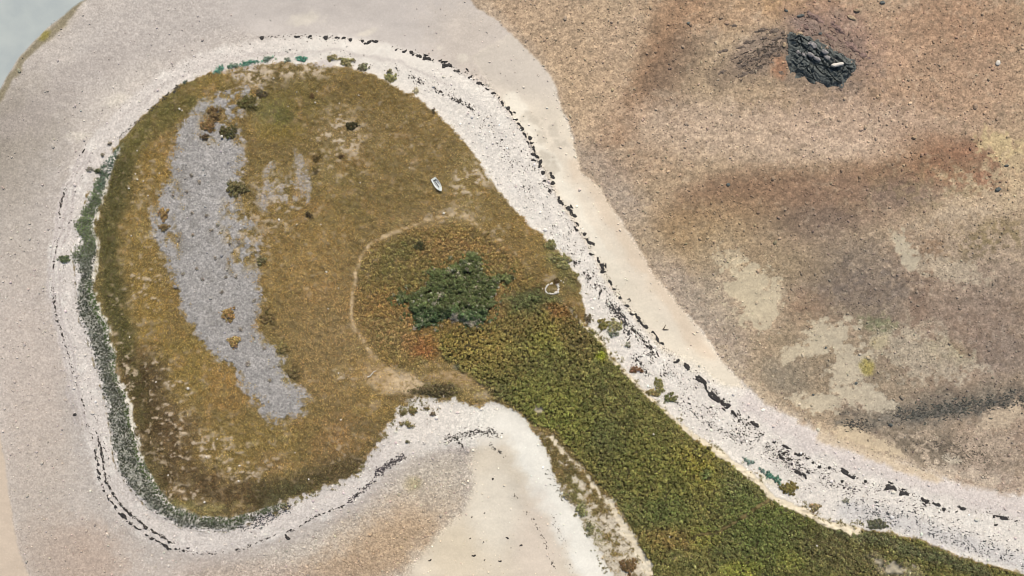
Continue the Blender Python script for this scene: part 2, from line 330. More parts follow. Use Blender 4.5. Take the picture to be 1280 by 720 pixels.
for p_ in ((940,365,26,42,-25),(955,395,16,22,-15),(915,320,16,12,0,.6),(1040,420,34,17,-14),(1000,443,28,9,-18),(1062,455,24,30,10),(1085,500,44,14,8),(1030,503,32,11,10),(1100,432,14,7,0,.9,(198,178,132)),(1135,312,9,22,-32),(1150,445,70,26,12,.5),(1265,522,36,12,-14,.9,(201,178,146)),
           (1070,550,46,9,18,.9,(206,184,150)),(1190,574,14,7,10,.8),(1235,248,54,12,-10,.8,(196,172,142)),(1205,265,40,8,-14,.7,(194,172,144)),(1262,186,30,18,20,.8,(202,180,138)),(1270,215,14,34,10,.7,(196,172,138)),(1225,600,60,10,16,.7,(200,180,152)),(1190,335,50,14,10,.5),(1255,560,40,16,20,.6,(190,168,140)),(1000,560,20,5,30,.5)):
    sandpatch(*p_)
blob(1086, 462, 8, 11, -25, (164, 148, 78), 0.8, 0.5, 0.6, only=T)
blob(1098, 408, 22, 9, 12, (128, 128, 94), 0.7, 0.5, 0.8, only=T * sm(F2 + G2, -.4, .3))
# bay
mBP = sm(sBP + 3 * M1 + 3 * F1, -8, 10)
paint((197, 184, 166), 0.85 * mBP)
blob(490, 675, 75, 40, -28, (186, 158, 124), 0.85, 0.8)
blob(420, 715, 60, 22, -10, (176, 150, 120), 0.75, 0.8)
blob(300, 725, 90, 22, 0, (190, 168, 148), 0.5, 0.8)
blob(540, 600, 44, 36, 0, (196, 182, 160), 0.6)
blob(512, 606, 9, 9, 0, (172, 156, 108), 0.5, 0.7)
mBay = sm(sBay + 4 * M1 + 4.5 * F2 + 2 * G1, -9, 9)
paint((224, 209, 184), mBay)
stroke([(640,520),(665,560),(690,610),(715,655),(740,700),(765,760)], 26, (243, 236, 219), 0.97, 0.4, 0.25, only=mBay)
blob(610, 530, 44, 24, 10, (240, 232, 215), 0.9)
blob(540, 525, 50, 24, -10, (230, 219, 203), 0.7, only=1 - sm(sI, -2, 2))
blob(670, 690, 30, 70, -12, (226, 208, 188), 0.6, only=mBay)
blob(570, 690, 36, 40, -30, (222, 205, 176), 0.8, only=mBay)
blob(620, 640, 30, 50, 0, (226, 216, 196), 0.6, only=mBay)
# gravel, path and soil under the plants
veg = mI * (1 - mGr) * (1 - 0.0 * mP)
paint((146, 118, 72), mI * (1 - mF))
paint((222, 212, 200), mI * mF); paint((80, 84, 66), mI * mF * sm(sF + 6 * F2 + 4.5 * M2, 1.5, 8) * (0.72 - .25 * sm(VV, 310, 350)))
SV = C.copy()                                   # colours so far (bare ground)
# --- colour of the vegetation itself, used by plants and by the litter below them
land = np.clip(mI * (1 - 0 * mF), 0, 1)
paint((136, 111, 69), land)
paint((152, 119, 66), land * 0.7 * sm(N1 + 0.5 * M1, -0.1, 0.6))
paint((117, 98, 56), land * 0.6 * sm(N2 + 0.5 * M2, 0.0, 0.7))
L = land
blob(420, 400, 60, 80, 0, (151, 122, 85), 0.75, only=L)
blob(380, 330, 50, 60, 0, (156, 123, 75), 0.7, only=L)
blob(400, 480, 40, 30, 20, (147, 117, 77), 0.6, only=L)
blob(430, 210, 80, 60, 0, (131, 107, 66), 0.6, only=L)
blob(470, 110, 60, 30, 25, (127, 101, 58), 0.7, only=L)
blob(520, 170, 50, 40, 40, (143, 115, 73), 0.6, only=L)
blob(430, 170, 30, 26, 0, (159, 132, 95), 0.5, 0.7, 0.8, only=L)
blob(545, 270, 60, 14, -6, (157, 130, 95), 0.6, only=L)
blob(585, 225, 25, 30, 30, (155, 131, 89), 0.5, 0.7, 0.8, only=L)
blob(620, 285, 40, 26, 40, (139, 111, 67), 0.6, only=L)
blob(360, 130, 40, 30, 0, (123, 104, 57), 0.8, only=L)
blob(342, 142, 22, 18, 10, (103, 98, 54), 0.8, only=L)
blob(345, 165, 30, 14, 0, (140, 115, 57), 0.6, only=L)
blob(340, 95, 40, 12, 0, (119, 99, 66), 0.8, 0.6, 0.6, only=L)
blob(255, 112, 36, 12, -22, (144, 119, 63), 0.8, only=L)
stroke([(160,185),(195,150),(235,120)], 16, (109, 98, 54), 0.85, only=L)
blob(190, 205, 24, 24, 0, (150, 119, 64), 0.7, only=L)
stroke([(158,200),(148,240),(138,280),(140,330),(140,370),(155,430),(170,480)], 15, (89, 80, 47), 0.9, 0.7, 0.4, only=L)
blob(180, 330, 20, 60, 0, (142, 115, 65), 0.7, only=L)
blob(190, 400, 20, 50, -12, (150, 119, 60), 0.7, only=L)
blob(240, 460, 34, 40, -30, (144, 117, 62), 0.8, only=L)
blob(285, 490, 22, 30, -30, (160, 119, 68), 0.7, only=L)
stroke([(178,470),(190,520),(215,570),(250,610),(300,622)], 30, (93, 73, 51), 0.9, 0.7, 0.5, only=L)
stroke([(175,540),(200,590),(220,620)], 14, (85, 74, 47), 0.6, 0.8, 0.5, only=L)
blob(235, 560, 30, 40, -30, (113, 83, 63), 0.5, 0.8, 0.6, only=L)
stroke([(330,622),(380,604),(420,592),(440,584)], 16, (80, 72, 48), 0.85, 0.7, 0.4, only=L)
blob(345, 618, 34, 9, -20, (84, 82, 58), 0.8, only=L)
stroke([(215,628),(260,640),(310,632)], 6, (138, 129, 81), 0.7, 0.6, 0.5, only=L)
blob(310, 560, 80, 32, -5, (129, 105, 57), 0.7, only=L)
blob(430, 555, 34, 40, 40, (132, 92, 66), 0.5, 0.8, 0.5, only=L)
blob(460, 545, 18, 26, 40, (103, 85, 55), 0.7, only=L)
blob(345, 455, 14, 30, -30, (117, 105, 66), 0.5, only=L)
blob(345, 575, 18, 14, 0, (154, 116, 81), 0.5, 0.7, 0.6, only=L)
# bracken round the thorn thicket
blob(545, 345, 100, 60, 5, (140, 109, 67), 0.8, only=L)
blob(500, 345, 44, 26, 0, (109, 98, 56), 0.75, only=L)
blob(525, 308, 18, 10, -15, (76, 76, 48), 0.75, only=L)
blob(505, 318, 30, 18, -10, (107, 100, 58), 0.6, only=L)
blob(490, 385, 50, 28, 10, (150, 111, 65), 0.8, only=L)
blob(565, 310, 40, 14, -6, (154, 116, 77), 0.6, only=L)
blob(640, 320, 22, 26, 30, (145, 115, 71), 0.6, only=L)
blob(645, 360, 20, 20, 0, (127, 107, 59), 0.6, only=L)
blob(624, 378, 16, 20, 0, (152, 112, 71), 0.6, only=L)
blob(526, 402, 24, 12, 25, (162, 116, 77), 0.7, only=L)
blob(528, 430, 26, 14, 8, (162, 92, 57), 0.85, 0.6, 0.4, only=L)
blob(490, 420, 28, 22, 20, (145, 117, 77), 0.7, only=L)
blob(690, 385, 24, 14, 0, (136, 101, 63), 0.7, only=L)
blob(665, 380, 30, 15, 5, (78, 84, 56), 0.85, only=L)
blob(715, 345, 16, 16, 0, (114, 110, 66), 0.7, only=L)
blob(700, 320, 14, 16, 40, (98, 102, 58), 0.75, only=L)
# neck
paint((106, 102, 58), mBr * 0.95 * land)
B = mBr * land
paint((74, 76, 44), B * .55 * sm(M1 + .5 * F2 + .5 * N2, .1, .7))
paint((126, 122, 66), B * .4 * sm(F1 + .5 * M2 + .3 * N1, .3, .9))
paint((122, 114, 62), B * 0.6 * sm(N1 + 0.6 * M1, 0.0, 0.7))
paint((92, 94, 58), B * 0.6 * sm(N2 + 0.6 * M2, 0.0, 0.7))
blob(600, 440, 54, 28, 14, (141, 122, 68), 0.5, only=B)
blob(690, 410, 26, 34, 20, (137, 128, 60), 0.5, only=B)
blob(722, 418, 20, 26, -30, (108, 94, 58), 0.7, only=B)
blob(749, 446, 6, 5, 0, (142, 146, 46), 0.9, 0.5, only=B)
blob(690, 520, 50, 40, 30, (115, 115, 57), 0.7, only=B)
blob(875, 575, 30, 26, 40, (143, 131, 58), 0.7, only=B)
blob(885, 588, 8, 7, 0, (87, 98, 64), 0.7, only=B)
blob(820, 590, 40, 60, -35, (106, 104, 54), 0.7, only=B)
blob(830, 640, 30, 20, 0, (93, 100, 56), 0.6, only=B)
blob(840, 672, 40, 14, 0, (130, 107, 63), 0.6, only=B)
blob(876, 668, 16, 14, 0, (115, 115, 55), 0.7, only=B)
blob(930, 605, 30, 24, 30, (102, 106, 67), 0.6, only=B)
blob(960, 660, 60, 40, 20, (91, 99, 52), 0.7, only=B)
blob(925, 712, 26, 12, 0, (135, 137, 58), 0.6, only=B)
blob(985, 695, 18, 14, 0, (124, 124, 59), 0.6, only=B)
blob(1050, 690, 70, 24, 15, (98, 91, 60), 0.7, only=B)
blob(1115, 705, 26, 10, 15, (168, 156, 128), 0.6, 0.6, 0.8, only=B)
stroke([(1045,664),(1100,672),(1160,690),(1230,714)], 7, (89, 89, 62), 0.8, only=B)
stroke([(850,540),(890,570),(940,610),(960,630)], 6, (108, 102, 61), 0.6, only=B)
stroke([(690,548),(715,580),(745,622),(775,670),(800,710)], 7, (128, 107, 68), 0.6, only=B)
# dune scrub between bramble and bay sand
dune = np.clip(land * (1 - mBr) * sm(UU, 655, 680) * sm(VV, 530, 545), 0, 1)
paint((124, 104, 66), dune)
paint((96, 82, 46), dune * 0.8 * sm(M1 + F1, -0.1, 0.5))
blob(715, 615, 16, 30, -30, (112, 106, 66), 0.6, only=dune)
blob(735, 655, 10, 30, -25, (118, 118, 74), 0.7, only=dune)
# south tip scrub at the bay head
blob(545, 487, 36, 11, 8, (86, 78, 46), 0.9, 0.5, 0.4, only=L)
blob(505, 490, 18, 9, -20, (112, 86, 56), 0.6, only=L)
blob(600, 492, 24, 12, 15, (148, 126, 84), 0.7, only=L)
blob(567, 458, 4, 4, 0, (90, 92, 84), 0.8, only=L)
# shore plants of the west side
fr = mF * sm(sI, -6, 2)
paint((96, 102, 72), mF)
paint((112, 122, 80), mF * 0.6 * sm(M1 + 0.3 * F1, 0.0, 0.6))
paint((74, 74, 62), mF * sm(VV + 25 * N1, 300, 345))
paint((78, 92, 50), mF * 0.9 * sm(dSeam - 8 + 3 * M1, 3, -3) * sm(VV, 320, 380) * (1 - .5 * sm(VV, 580, 640)))
paint((74, 92, 82), mF * 0.7 * box(125, 150, 170, 240, 8))
# thorn thicket
mD = sm(sD + 3.5 * F1 + 3 * M2, -1, 4)
paint((56, 66, 42), mD)
C *= (1 + (0.13 * G2 + 0.10 * F2 + 0.08 * G1) * np.clip(mI, 0, 1))[..., None]
paint((162, 122, 76), land * .45 * sm(M1 + .6 * N2 + .4 * F2, .15, .8) * (1 - mBr) * (1 - mF) * (1 - mD))
paint((170, 148, 102), land * .35 * sm(M2 + .5 * F1 + .5 * N1, .2, .9) * (1 - mBr) * (1 - mF) * (1 - mD))
C += (np.array((152, 136, 92), f32) - C) * (.24 * np.clip(mI * (1 - mBr) * (1 - mF) * (1 - mD), 0, 1))[..., None]
C[..., 1] += 2.5 * mI * (1 - mBr)
C += (np.array((122, 110, 62), f32) - C) * (.14 * mBk * (1 - mD) * (1 - .6 * (1 - sm(np.hypot((UU - 528) / 28, (VV - 430) / 15), .7, 1.3))))[..., None]
stroke([(178,480),(195,530),(222,580),(262,612),(310,618)], 24, (84, 68, 44), .65, .8, .7, only=land * sm(F1 + .5 * G2 + .4 * M1, -.45, .1))
stroke([(150,215),(140,280),(142,350),(152,420),(168,470),(180,520)], 12, (84, 80, 44), .6, .8, .6, only=land * sm(F2 + .5 * G2 + .4 * M2, -.45, .1))
stroke([(330,620),(390,600),(440,584)], 13, (78, 68, 42), .7, .8, .6, only=land * sm(F2 + .5 * G2, -.5, .1))
stroke([(160,188),(190,158),(225,125)], 12, (98, 92, 48), .5, .8, .6, only=land * sm(F2 + .5 * G2, -.4, .2))
blob(668, 382, 34, 15, 5, (94, 98, 62), .75, .5, .5, only=land * (1 - mD))
blob(650, 406, 70, 14, -4, (122, 102, 60), .6, .8, .5, only=land * (1 - mD))
blob(700, 392, 22, 10, 10, (140, 100, 60), .7, .7, .5, only=land)
blob(575, 425, 44, 18, 10, (132, 112, 58), .5, .8, .5, only=land * (1 - mD))
VC = C.copy()                                    # vegetation colours
# --- final ground: bare surfaces plus litter
C[...] = SV
litter = VC * 0.92
m = np.clip(mI * (1 - mF), 0, 1)[..., None]
C[...] = C * (1 - m) + litter * m
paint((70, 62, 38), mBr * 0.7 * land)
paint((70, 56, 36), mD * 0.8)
paint((92, 76, 48), mBk * 0.4 * land)
paint((226, 212, 188), dune * 0.9 * sm(F1 + M2 + .01 * (VV - 620), -0.5, 0.3))
# pale soil showing between the tufts
BARE = np.zeros((H, W), f32)
def bare(cx, cy, rx, ry, ang, st, thr=0.05):
    q = 2 * max(rx, ry) + 15; sl = win(cx - q, cx + q, cy - q, cy + q); a = math.radians(ang)
    dx, dy = WU[sl] - cx, WV[sl] - cy
    d = np.hypot((dx * math.cos(a) + dy * math.sin(a)) / rx, (-dx * math.sin(a) + dy * math.cos(a)) / ry) + .3 * M2[sl]
    BARE[sl] = np.maximum(BARE[sl], st * (1 - sm(d, .3, 1.5)) * sm(.8 * F1[sl] + .8 * G2[sl] + .7 * G1[sl], thr, thr + .35))
for b in ((215,545,40,70,-25,.9,.3),(262,562,40,22,15,1,.2),(300,592,24,12,0,1,.05),(240,622,36,12,10,1,.2),(185,480,20,60,-12,.8,.4),(430,168,36,36,0,.9,.1),(588,225,24,32,30,.9,.15),(370,90,60,14,0,.9,.05),(320,100,24,14,0,1,.0),
          (430,470,26,14,0,.8,.2),(420,205,40,50,0,.7,.35),(500,160,60,40,30,.6,.4),(620,290,20,20,40,.7,.3),(180,235,26,50,0,.7,.4),(180,350,34,70,0,.8,.35),(165,480,14,60,-15,.9,.25),(150,400,10,60,0,.8,.3),(300,550,60,30,0,.6,.45),(250,470,40,40,0,.5,.5),(385,300,50,60,0,.5,.55),(345,250,40,40,0,.9,.1),(300,300,40,40,0,.8,.2),(430,560,30,40,40,.6,.4),(345,575,20,12,0,.8,.15),
          (560,268,40,10,-6,.8,.1),(470,310,20,20,0,.6,.2),(500,475,42,14,10,1,-.9),(570,474,34,8,8,.8,-.4),(575,268,26,7,0,.8,-.3),(570,474,36,10,8,.9,.0),(690,352,16,16,0,.6,.2)):
    bare(*b)
GAPS = sm(G1 + .6 * G2 + .3 * F1, .3, .7) * land * (1 - mBr) * (1 - mF)
paint((84, 68, 40), GAPS * .6)
BARE *= land * (1 - mBr) * (1 - mF) * (1 - mD)
paint((206, 186, 158), BARE * .85)
paint((176, 154, 122), land * (1 - mBr) * (1 - mF) * 0.55 * sm(F2 + 0.7 * M1, 0.35, 0.9))
for b in ((265,560,60,22,35),(300,592,26,12,0),(240,620,22,8,20),(430,170,34,34,0),(585,222,26,30,30),(345,88,60,8,0),(210,470,14,40,-25),(430,470,22,12,0)):
    sl = win(b[0]-90, b[0]+90, b[1]-90, b[1]+90)
    blob(*b, (196, 178, 152), 0.9, 0.8, 1.6, only=land * sm(F1 + 0.8 * G2, 0.05, 0.7))
for b in ((287,90,13,5,-8),(312,86,10,4,-5),(400,82,12,5,10),(300,98,7,5,0)):
    blob(*b, (206, 194, 184), 0.9, 0.5, 0.5)
mSe = mSeam * sm(sI, -2, 3)
paint((222, 212, 192), mSe)
paint((164, 158, 150), mGr)
paint((142, 136, 127), mGr * 0.6 * sm(M1 + .7 * F1 + .4 * N1, 0.05, 0.7)); paint((184, 177, 168), mGr * 0.5 * sm(M2 + .7 * F2, .15, .8))
paint((182, 168, 152), mGr * 0.6 * sm(3.5 - sG + 2 * F1, -2, 4))
mPv = mP * sm(sI, -12, 0)
paint((202, 176, 136), np.clip(sm(2.3 + 1.0 * F1 - dP1, -1.6, 1.6) * 0.95, 0, 1) * sm(sI, -4, 4))
mPp = np.maximum.reduce([sm(2.4 + 1.2 * F2 - dP2, -0.8, 1.2) * sm(VV, 366, 400), sm(4.2 + 2.6 * F2 + 1.5 * M1 - dP3, -0.8, 1.4), sm(3.6 + 3.2 * F1 + 3.2 * M2 - dP4, -0.8, 1.2)])
paint((230, 214, 184), mPp)
paint((128, 110, 68), .8 * sm(2.2 + F1 - dP5, -.8, .8) * land)
blob(498, 476, 26, 11, 8, (204, 178, 138), 0.95, 0.6, 0.4)
blob(470, 465, 20, 10, 20, (172, 142, 98), 0.6, 0.7, 0.6)
blob(570, 472, 30, 9, 10, (172, 142, 98), 0.7, 0.7, 0.6)
for b in ((727,582,7,6),(762,627,8,7),(797,690,7,6),(715,573,4,4),(806,706,9,6),(779,665,4,6)): blob(*b, 20, (232, 218, 190), .95, .5, .5)
blob(672, 511, 7, 6, 0, (222, 206, 176), 0.9, 0.5, 0.6)
blob(604, 496, 10, 6, 0, (214, 196, 170), 0.6, 0.6, 0.6)
blob(848, 695, 8, 3, 0, (190, 172, 130), 0.8, 0.5, 0.8)
blob(1115, 705, 24, 8, 15, (196, 184, 160), 0.8, 0.5, 1.0)
blob(958, 600, 14, 5, 40, (232, 220, 194), 0.9, 0.5)
# seabed
paint((176, 182, 178), sm(sSea + 1.0 * F1, -1.5, 2.5))
# very fine natural unevenness of tone
sandy = np.clip(np.maximum.reduce([wet_n, mS, mBay, sm(sL, -2, 3)]), 0, 1) * (1 - mT)
C *= (1 + sandy * (.03 * R1 + .035 * R2))[..., None]
GRAIN = np.clip(0.75 * np.ones((H, W), f32), 0, 1)
smooth = np.clip(np.maximum.reduce([wet_n * 0.9, mS * sm(sS, 0, 6), mBay * sm(sBay, -2, 6), sm(sL, -2, 3), sm(sSea, -2, 2)]), 0, 1)
# pale sand patches of the flat carry little gravel
pale = T * sm(C[..., 0] * 0.6 + C[..., 1] * 0.4, 186, 196)
smooth = np.maximum(smooth, 0.75 * pale)
GRAIN *= (1 - 0.88 * smooth)
GRAIN *= (1 - 0.5 * mB * sm(UU - VV * .35, 230, 420))
GRAIN *= 1 - .45 * sm(560 - UU, -40, 80) * (1 - mI) * (1 - mBP)
GRAIN *= 1 - .1 * T
GRAIN *= (1 - 0.7 * mPp) * (1 - 0.35 * m[..., 0] * (1 - mGr))
GRAIN[VV[:, 0] < 0 - 200] *= 1
C *= (1 + (0.045 * G1 + 0.05 * G2 + .05 * T * (G2 + G1))[..., None] * GRAIN[..., None] * 1.6)
C *= 1 + (T * sm(520 - VV, -60, 200))[..., None] * np.array((.0, -.005, -.025), f32)
C *= 1 + (T * sm(UU - .4 * VV, 780, 960) * sm(VV, 200, 330))[..., None] * np.array((-.055, -.045, -.02), f32)
out = sm(np.maximum(np.maximum(U0 - UU, UU + U0 - 1280), np.maximum(V0 - VV, VV + V0 - 720)), 0, 50)
flat_ = np.where((sT > 0)[..., None], np.array((178, 155, 128), f32), np.where((sSea > 0)[..., None], np.array((176, 182, 178), f32), np.where((sI > 0)[..., None], np.array((98, 94, 54), f32), np.array((206, 194, 180), f32))))
C += (flat_ - C) * out[..., None]
TINT = alb(np.clip(C, 0, 255)).astype(f32)

# ------------------------------------------------------------------ relief
Z = 0.10 * N1 + 0.05 * M1
Z += 1.0 * sm(sB, -28, 26)
Z += 0.7 * sm(sI, -10, 14)
Z += 0.35 * sm(sG, -5, 18) * mGr
Z -= 0.45 * sm(sT, -20, 25)
Z += T * (0.16 * M1 + 0.07 * F1)
Z += 0.9 * sm(sBr, -4, 40) * mBr
Z += 0.25 * land * (0.4 * M2 + 0.5 * N2) * (1 - mBr)
Z -= 1.3 * sm(sSea, -22, 30)
Z += (0.07 * G1 + 0.075 * G2) * GRAIN * (1 - 0.1 * T) + 0.02 * F1
Z += land * (1 - mGr) * (0.12 * G2 + 0.10 * G1 + .12 * F1) + mBr * (0.45 * G2 + 0.35 * F1)
Z -= 0.12 * mPp + 0.04 * mP
Z -= 0.3 * sm(np.hypot(UU - CX, VV - CY), 2500, 9000)
Z = Z.astype(f32)
iu0 = NF
def ij(u, v):
    return (np.clip(np.round((np.asarray(v) - V0) / ST).astype(int) + NF, 0, H - 1), np.clip(np.round((np.asarray(u) - U0) / ST).astype(int) + NF, 0, W - 1))
def gz(u, v): return Z[ij(u, v)]

# ------------------------------------------------------------------ mesh and material helpers
def new_mat(name):
    mt = bpy.data.materials.new(name); mt.use_nodes = True
    nt = mt.node_tree; b = nt.nodes['Principled BSDF']; return mt, nt, b
def N(nt, t, **kw):
    n = nt.nodes.new(t)
    for k, v in kw.items():
        if k in n.inputs: n.inputs[k].default_value = v
        else: setattr(n, k, v)
    return n
def big_mesh(name, V, F, mat, tint=None, attrs=None, smooth=False):
    me = bpy.data.meshes.new(name)
    V = np.ascontiguousarray(V, f32); F = np.ascontiguousarray(F, np.int32)
    me.vertices.add(len(V)); me.vertices.foreach_set('co', V.ravel())
    me.loops.add(F.size); me.loops.foreach_set('vertex_index', F.ravel())
    me.polygons.add(len(F)); me.polygons.foreach_set('loop_start', np.arange(0, F.size, F.shape[1], dtype=np.int32))
    me.polygons.foreach_set('use_smooth', np.full(len(F), smooth, bool))
    if tint is not None:
        t = np.ones((len(V), 4), f32); t[:, :3] = tint
        me.attributes.new('tint', 'FLOAT_COLOR', 'POINT').data.foreach_set('color', t.ravel())
    for k, a in (attrs or {}).items():
        me.attributes.new(k, 'FLOAT', 'POINT').data.foreach_set('value', np.ascontiguousarray(a, f32).ravel())
    me.update(calc_edges=True)
    me.materials.append(mat)
    return me
def link(name, me, parent=None):
    o = bpy.data.objects.new(name, me); COL.objects.link(o)
    if parent: o.parent = parent
    return o
def tag(o, label=None, cat=None, group=None, kind=None):
    for k, v in (('label', label), ('category', cat), ('group', group), ('kind', kind)):
        if v: o[k] = v
    return o

# ground: survey tint broken up by pebble cells
gm, nt, bs = new_mat('beach_ground')
at = N(nt, 'ShaderNodeAttribute', attribute_name='tint'); ag = N(nt, 'ShaderNodeAttribute', attribute_name='grain')
geo = N(nt, 'ShaderNodeNewGeometry')
v1 = N(nt, 'ShaderNodeTexVoronoi', Scale=2.0); v2 = N(nt, 'ShaderNodeTexVoronoi', Scale=4.5)
n1 = N(nt, 'ShaderNodeTexNoise', Scale=1.5, Detail=4.0, Roughness=0.6)
for n in (v1, v2, n1): nt.links.new(geo.outputs['Position'], n.inputs['Vector'])
sep1 = N(nt, 'ShaderNodeSeparateColor'); nt.links.new(v1.outputs['Color'], sep1.inputs[0])
sep2 = N(nt, 'ShaderNodeSeparateColor'); nt.links.new(v2.outputs['Color'], sep2.inputs[0])
def math_(op, a, b=None, c=None):
    n = N(nt, 'ShaderNodeMath', operation=op)
    for i, x in enumerate((a, b, c)):
        if x is None: continue
        if isinstance(x, (int, float)): n.inputs[i].default_value = x
        else: nt.links.new(x, n.inputs[i])
    return n.outputs[0]
p1 = math_('SUBTRACT', math_('POWER', sep1.outputs[0], 1.6), 0.38)
p2 = math_('SUBTRACT', sep2.outputs[1], 0.5)
p3 = math_('SUBTRACT', n1.outputs[0], 0.5)
s_ = math_('ADD', math_('MULTIPLY', p1, 0.62), math_('ADD', math_('MULTIPLY', p2, 0.32), math_('MULTIPLY', p3, 1.5)))
nb = N(nt, 'ShaderNodeTexNoise', Scale=.02, Detail=6.0); nt.links.new(geo.outputs['Position'], nb.inputs['Vector'])
s_ = math_('ADD', s_, math_('MULTIPLY', math_('SUBTRACT', nb.outputs[0], 0.5), 0.3))
fac = math_('MULTIPLY_ADD', s_, math_('MAXIMUM', ag.outputs['Fac'], 0.10), 1.0)
vm = N(nt, 'ShaderNodeVectorMath', operation='SCALE')
nt.links.new(at.outputs['Color'], vm.inputs[0]); nt.links.new(fac, vm.inputs['Scale'])
nt.links.new(vm.outputs[0], bs.inputs['Base Color'])
bs.inputs['Roughness'].default_value = 0.85
bs.inputs['Specular IOR Level'].default_value = 0.25
bmp = N(nt, 'ShaderNodeBump', Distance=0.10)
hgt = math_('ADD', math_('MULTIPLY', math_('SUBTRACT', 1.0, v1.outputs['Distance']), 0.8), math_('MULTIPLY', n1.outputs[0], 0.7))
nt.links.new(hgt, bmp.inputs['Height']); nt.links.new(math_('MULTIPLY', ag.outputs['Fac'], 0.9), bmp.inputs['Strength'])
nt.links.new(bmp.outputs[0], bs.inputs['Normal'])

def leaf_mat(name, rough=0.75, tr=0.25):
    mt, nt, b = new_mat(name)
    a = N(nt, 'ShaderNodeAttribute', attribute_name='tint'); nz = N(nt, 'ShaderNodeTexNoise', Scale=1.7, Detail=3.0)
    ge = N(nt, 'ShaderNodeNewGeometry'); nt.links.new(ge.outputs['Position'], nz.inputs['Vector'])
    mr = N(nt, 'ShaderNodeMapRange'); mr.inputs[1].default_value = 0.3; mr.inputs[2].default_value = 0.7; mr.inputs[3].default_value = 0.8; mr.inputs[4].default_value = 1.2
    nt.links.new(nz.outputs[0], mr.inputs[0])
    v = N(nt, 'ShaderNodeVectorMath', operation='SCALE'); nt.links.new(a.outputs['Color'], v.inputs[0]); nt.links.new(mr.outputs[0], v.inputs['Scale'])
    nt.links.new(v.outputs[0], b.inputs['Base Color']); b.inputs['Roughness'].default_value = rough; b.inputs['Specular IOR Level'].default_value = 0.15
    tl = N(nt, 'ShaderNodeBsdfTranslucent'); nt.links.new(v.outputs[0], tl.inputs['Color'])
    mx = N(nt, 'ShaderNodeMixShader', Fac=tr); out = nt.nodes['Material Output']
    nt.links.new(b.outputs[0], mx.inputs[1]); nt.links.new(tl.outputs[0], mx.inputs[2]); nt.links.new(mx.outputs[0], out.inputs['Surface'])
    return mt
LEAF = leaf_mat('leaves'); BLADE = leaf_mat('grass_blades')
def rock_mat(name, c1, c2, scale=1.2, rough=0.85, c3=None):
    mt, nt, b = new_mat(name)
    ge = N(nt, 'ShaderNodeNewGeometry')
    n = N(nt, 'ShaderNodeTexNoise', Scale=scale, Detail=8.0, Roughness=0.7); nt.links.new(ge.outputs['Position'], n.inputs['Vector'])
    r = N(nt, 'ShaderNodeValToRGB'); e = r.color_ramp.elements
    e[0].position = 0.35; e[1].position = 0.68; e[0].color = (*alb(c1), 1); e[1].color = (*alb(c2), 1)
    if c3 is not None: q = e.new(0.78); q.color = (*alb(c3), 1)
    nt.links.new(n.outputs[0], r.inputs[0]); nt.links.new(r.outputs[0], b.inputs['Base Color']); b.inputs['Roughness'].default_value = rough
    bm_ = N(nt, 'ShaderNodeBump', Strength=0.7, Distance=0.12); nt.links.new(n.outputs[0], bm_.inputs['Height']); nt.links.new(bm_.outputs[0], b.inputs['Normal'])
    return mt
def tint_rock(name):
    mt, nt, b = new_mat(name)
    a = N(nt, 'ShaderNodeAttribute', attribute_name='tint'); nz = N(nt, 'ShaderNodeTexNoise', Scale=3.0, Detail=3.0)
    ge = N(nt, 'ShaderNodeNewGeometry'); nt.links.new(ge.outputs['Position'], nz.inputs['Vector'])
    mr = N(nt, 'ShaderNodeMapRange'); mr.inputs[3].default_value = 0.7; mr.inputs[4].default_value = 1.3; nt.links.new(nz.outputs[0], mr.inputs[0])
    v = N(nt, 'ShaderNodeVectorMath', operation='SCALE'); nt.links.new(a.outputs['Color'], v.inputs[0]); nt.links.new(mr.outputs[0], v.inputs['Scale'])
    nt.links.new(v.outputs[0], b.inputs['Base Color']); b.inputs['Roughness'].default_value = 0.85
    return mt
STONE_T = tint_rock('beach_cobble')
WEED = rock_mat('dry_seaweed', (30, 25, 20), (58, 50, 42), 2.5, 0.7)
WHITE_STONE = rock_mat('white_stone', (214, 202, 184), (240, 230, 212), 2.0)
PALE_STONE = rock_mat('pale_stone', (112, 108, 104), (186, 176, 168), 1.8)
DARK_ROCK = rock_mat('dark_rock', (58, 62, 58), (118, 121, 113), 0.8, 0.85, (150, 152, 146))
BROWN_ROCK = rock_mat('brown_rock', (66, 54, 44), (146, 126, 106), 1.2)
TAN_ROCK = rock_mat('tan_rock', (160, 134, 104), (204, 178, 140), 1.4)

# ------------------------------------------------------------------ the ground sheet, cut along its kinds of surface
print('ground', W, H)
zone = np.zeros((H, W), np.int8)                              # 0 shingle
zone[mT > 0.5] = 2
zone[(np.maximum.reduce([mS, mBay, sm(sL, -2, 2), wet_n]) > 0.5) & (mT <= 0.5)] = 1
zone[(mI > 0.5) & (mF < 0.5)] = 3
zone[(mGr > 0.5) & (sI > 0)] = 4
pth = np.maximum(mPp, sm(2.6 + 1.3 * F1 - dP1, -2.0, 2.5) * sm(sI, -4, 4))
zone[(pth > 0.55)] = 5
zone[sSea > 1] = 6
zf = zone[:-1, :-1].ravel()
idx = np.arange(H * W, dtype=np.int32).reshape(H, W)
quads = np.stack([idx[1:, :-1], idx[1:, 1:], idx[:-1, 1:], idx[:-1, :-1]], -1).reshape(-1, 4)
P = np.stack([np.broadcast_to(wx(us)[None], (H, W)), np.broadcast_to(wy(vs)[:, None], (H, W)), Z], -1).reshape(-1, 3).astype(f32)
tint_f, grain_f = TINT.reshape(-1, 3), GRAIN.ravel()
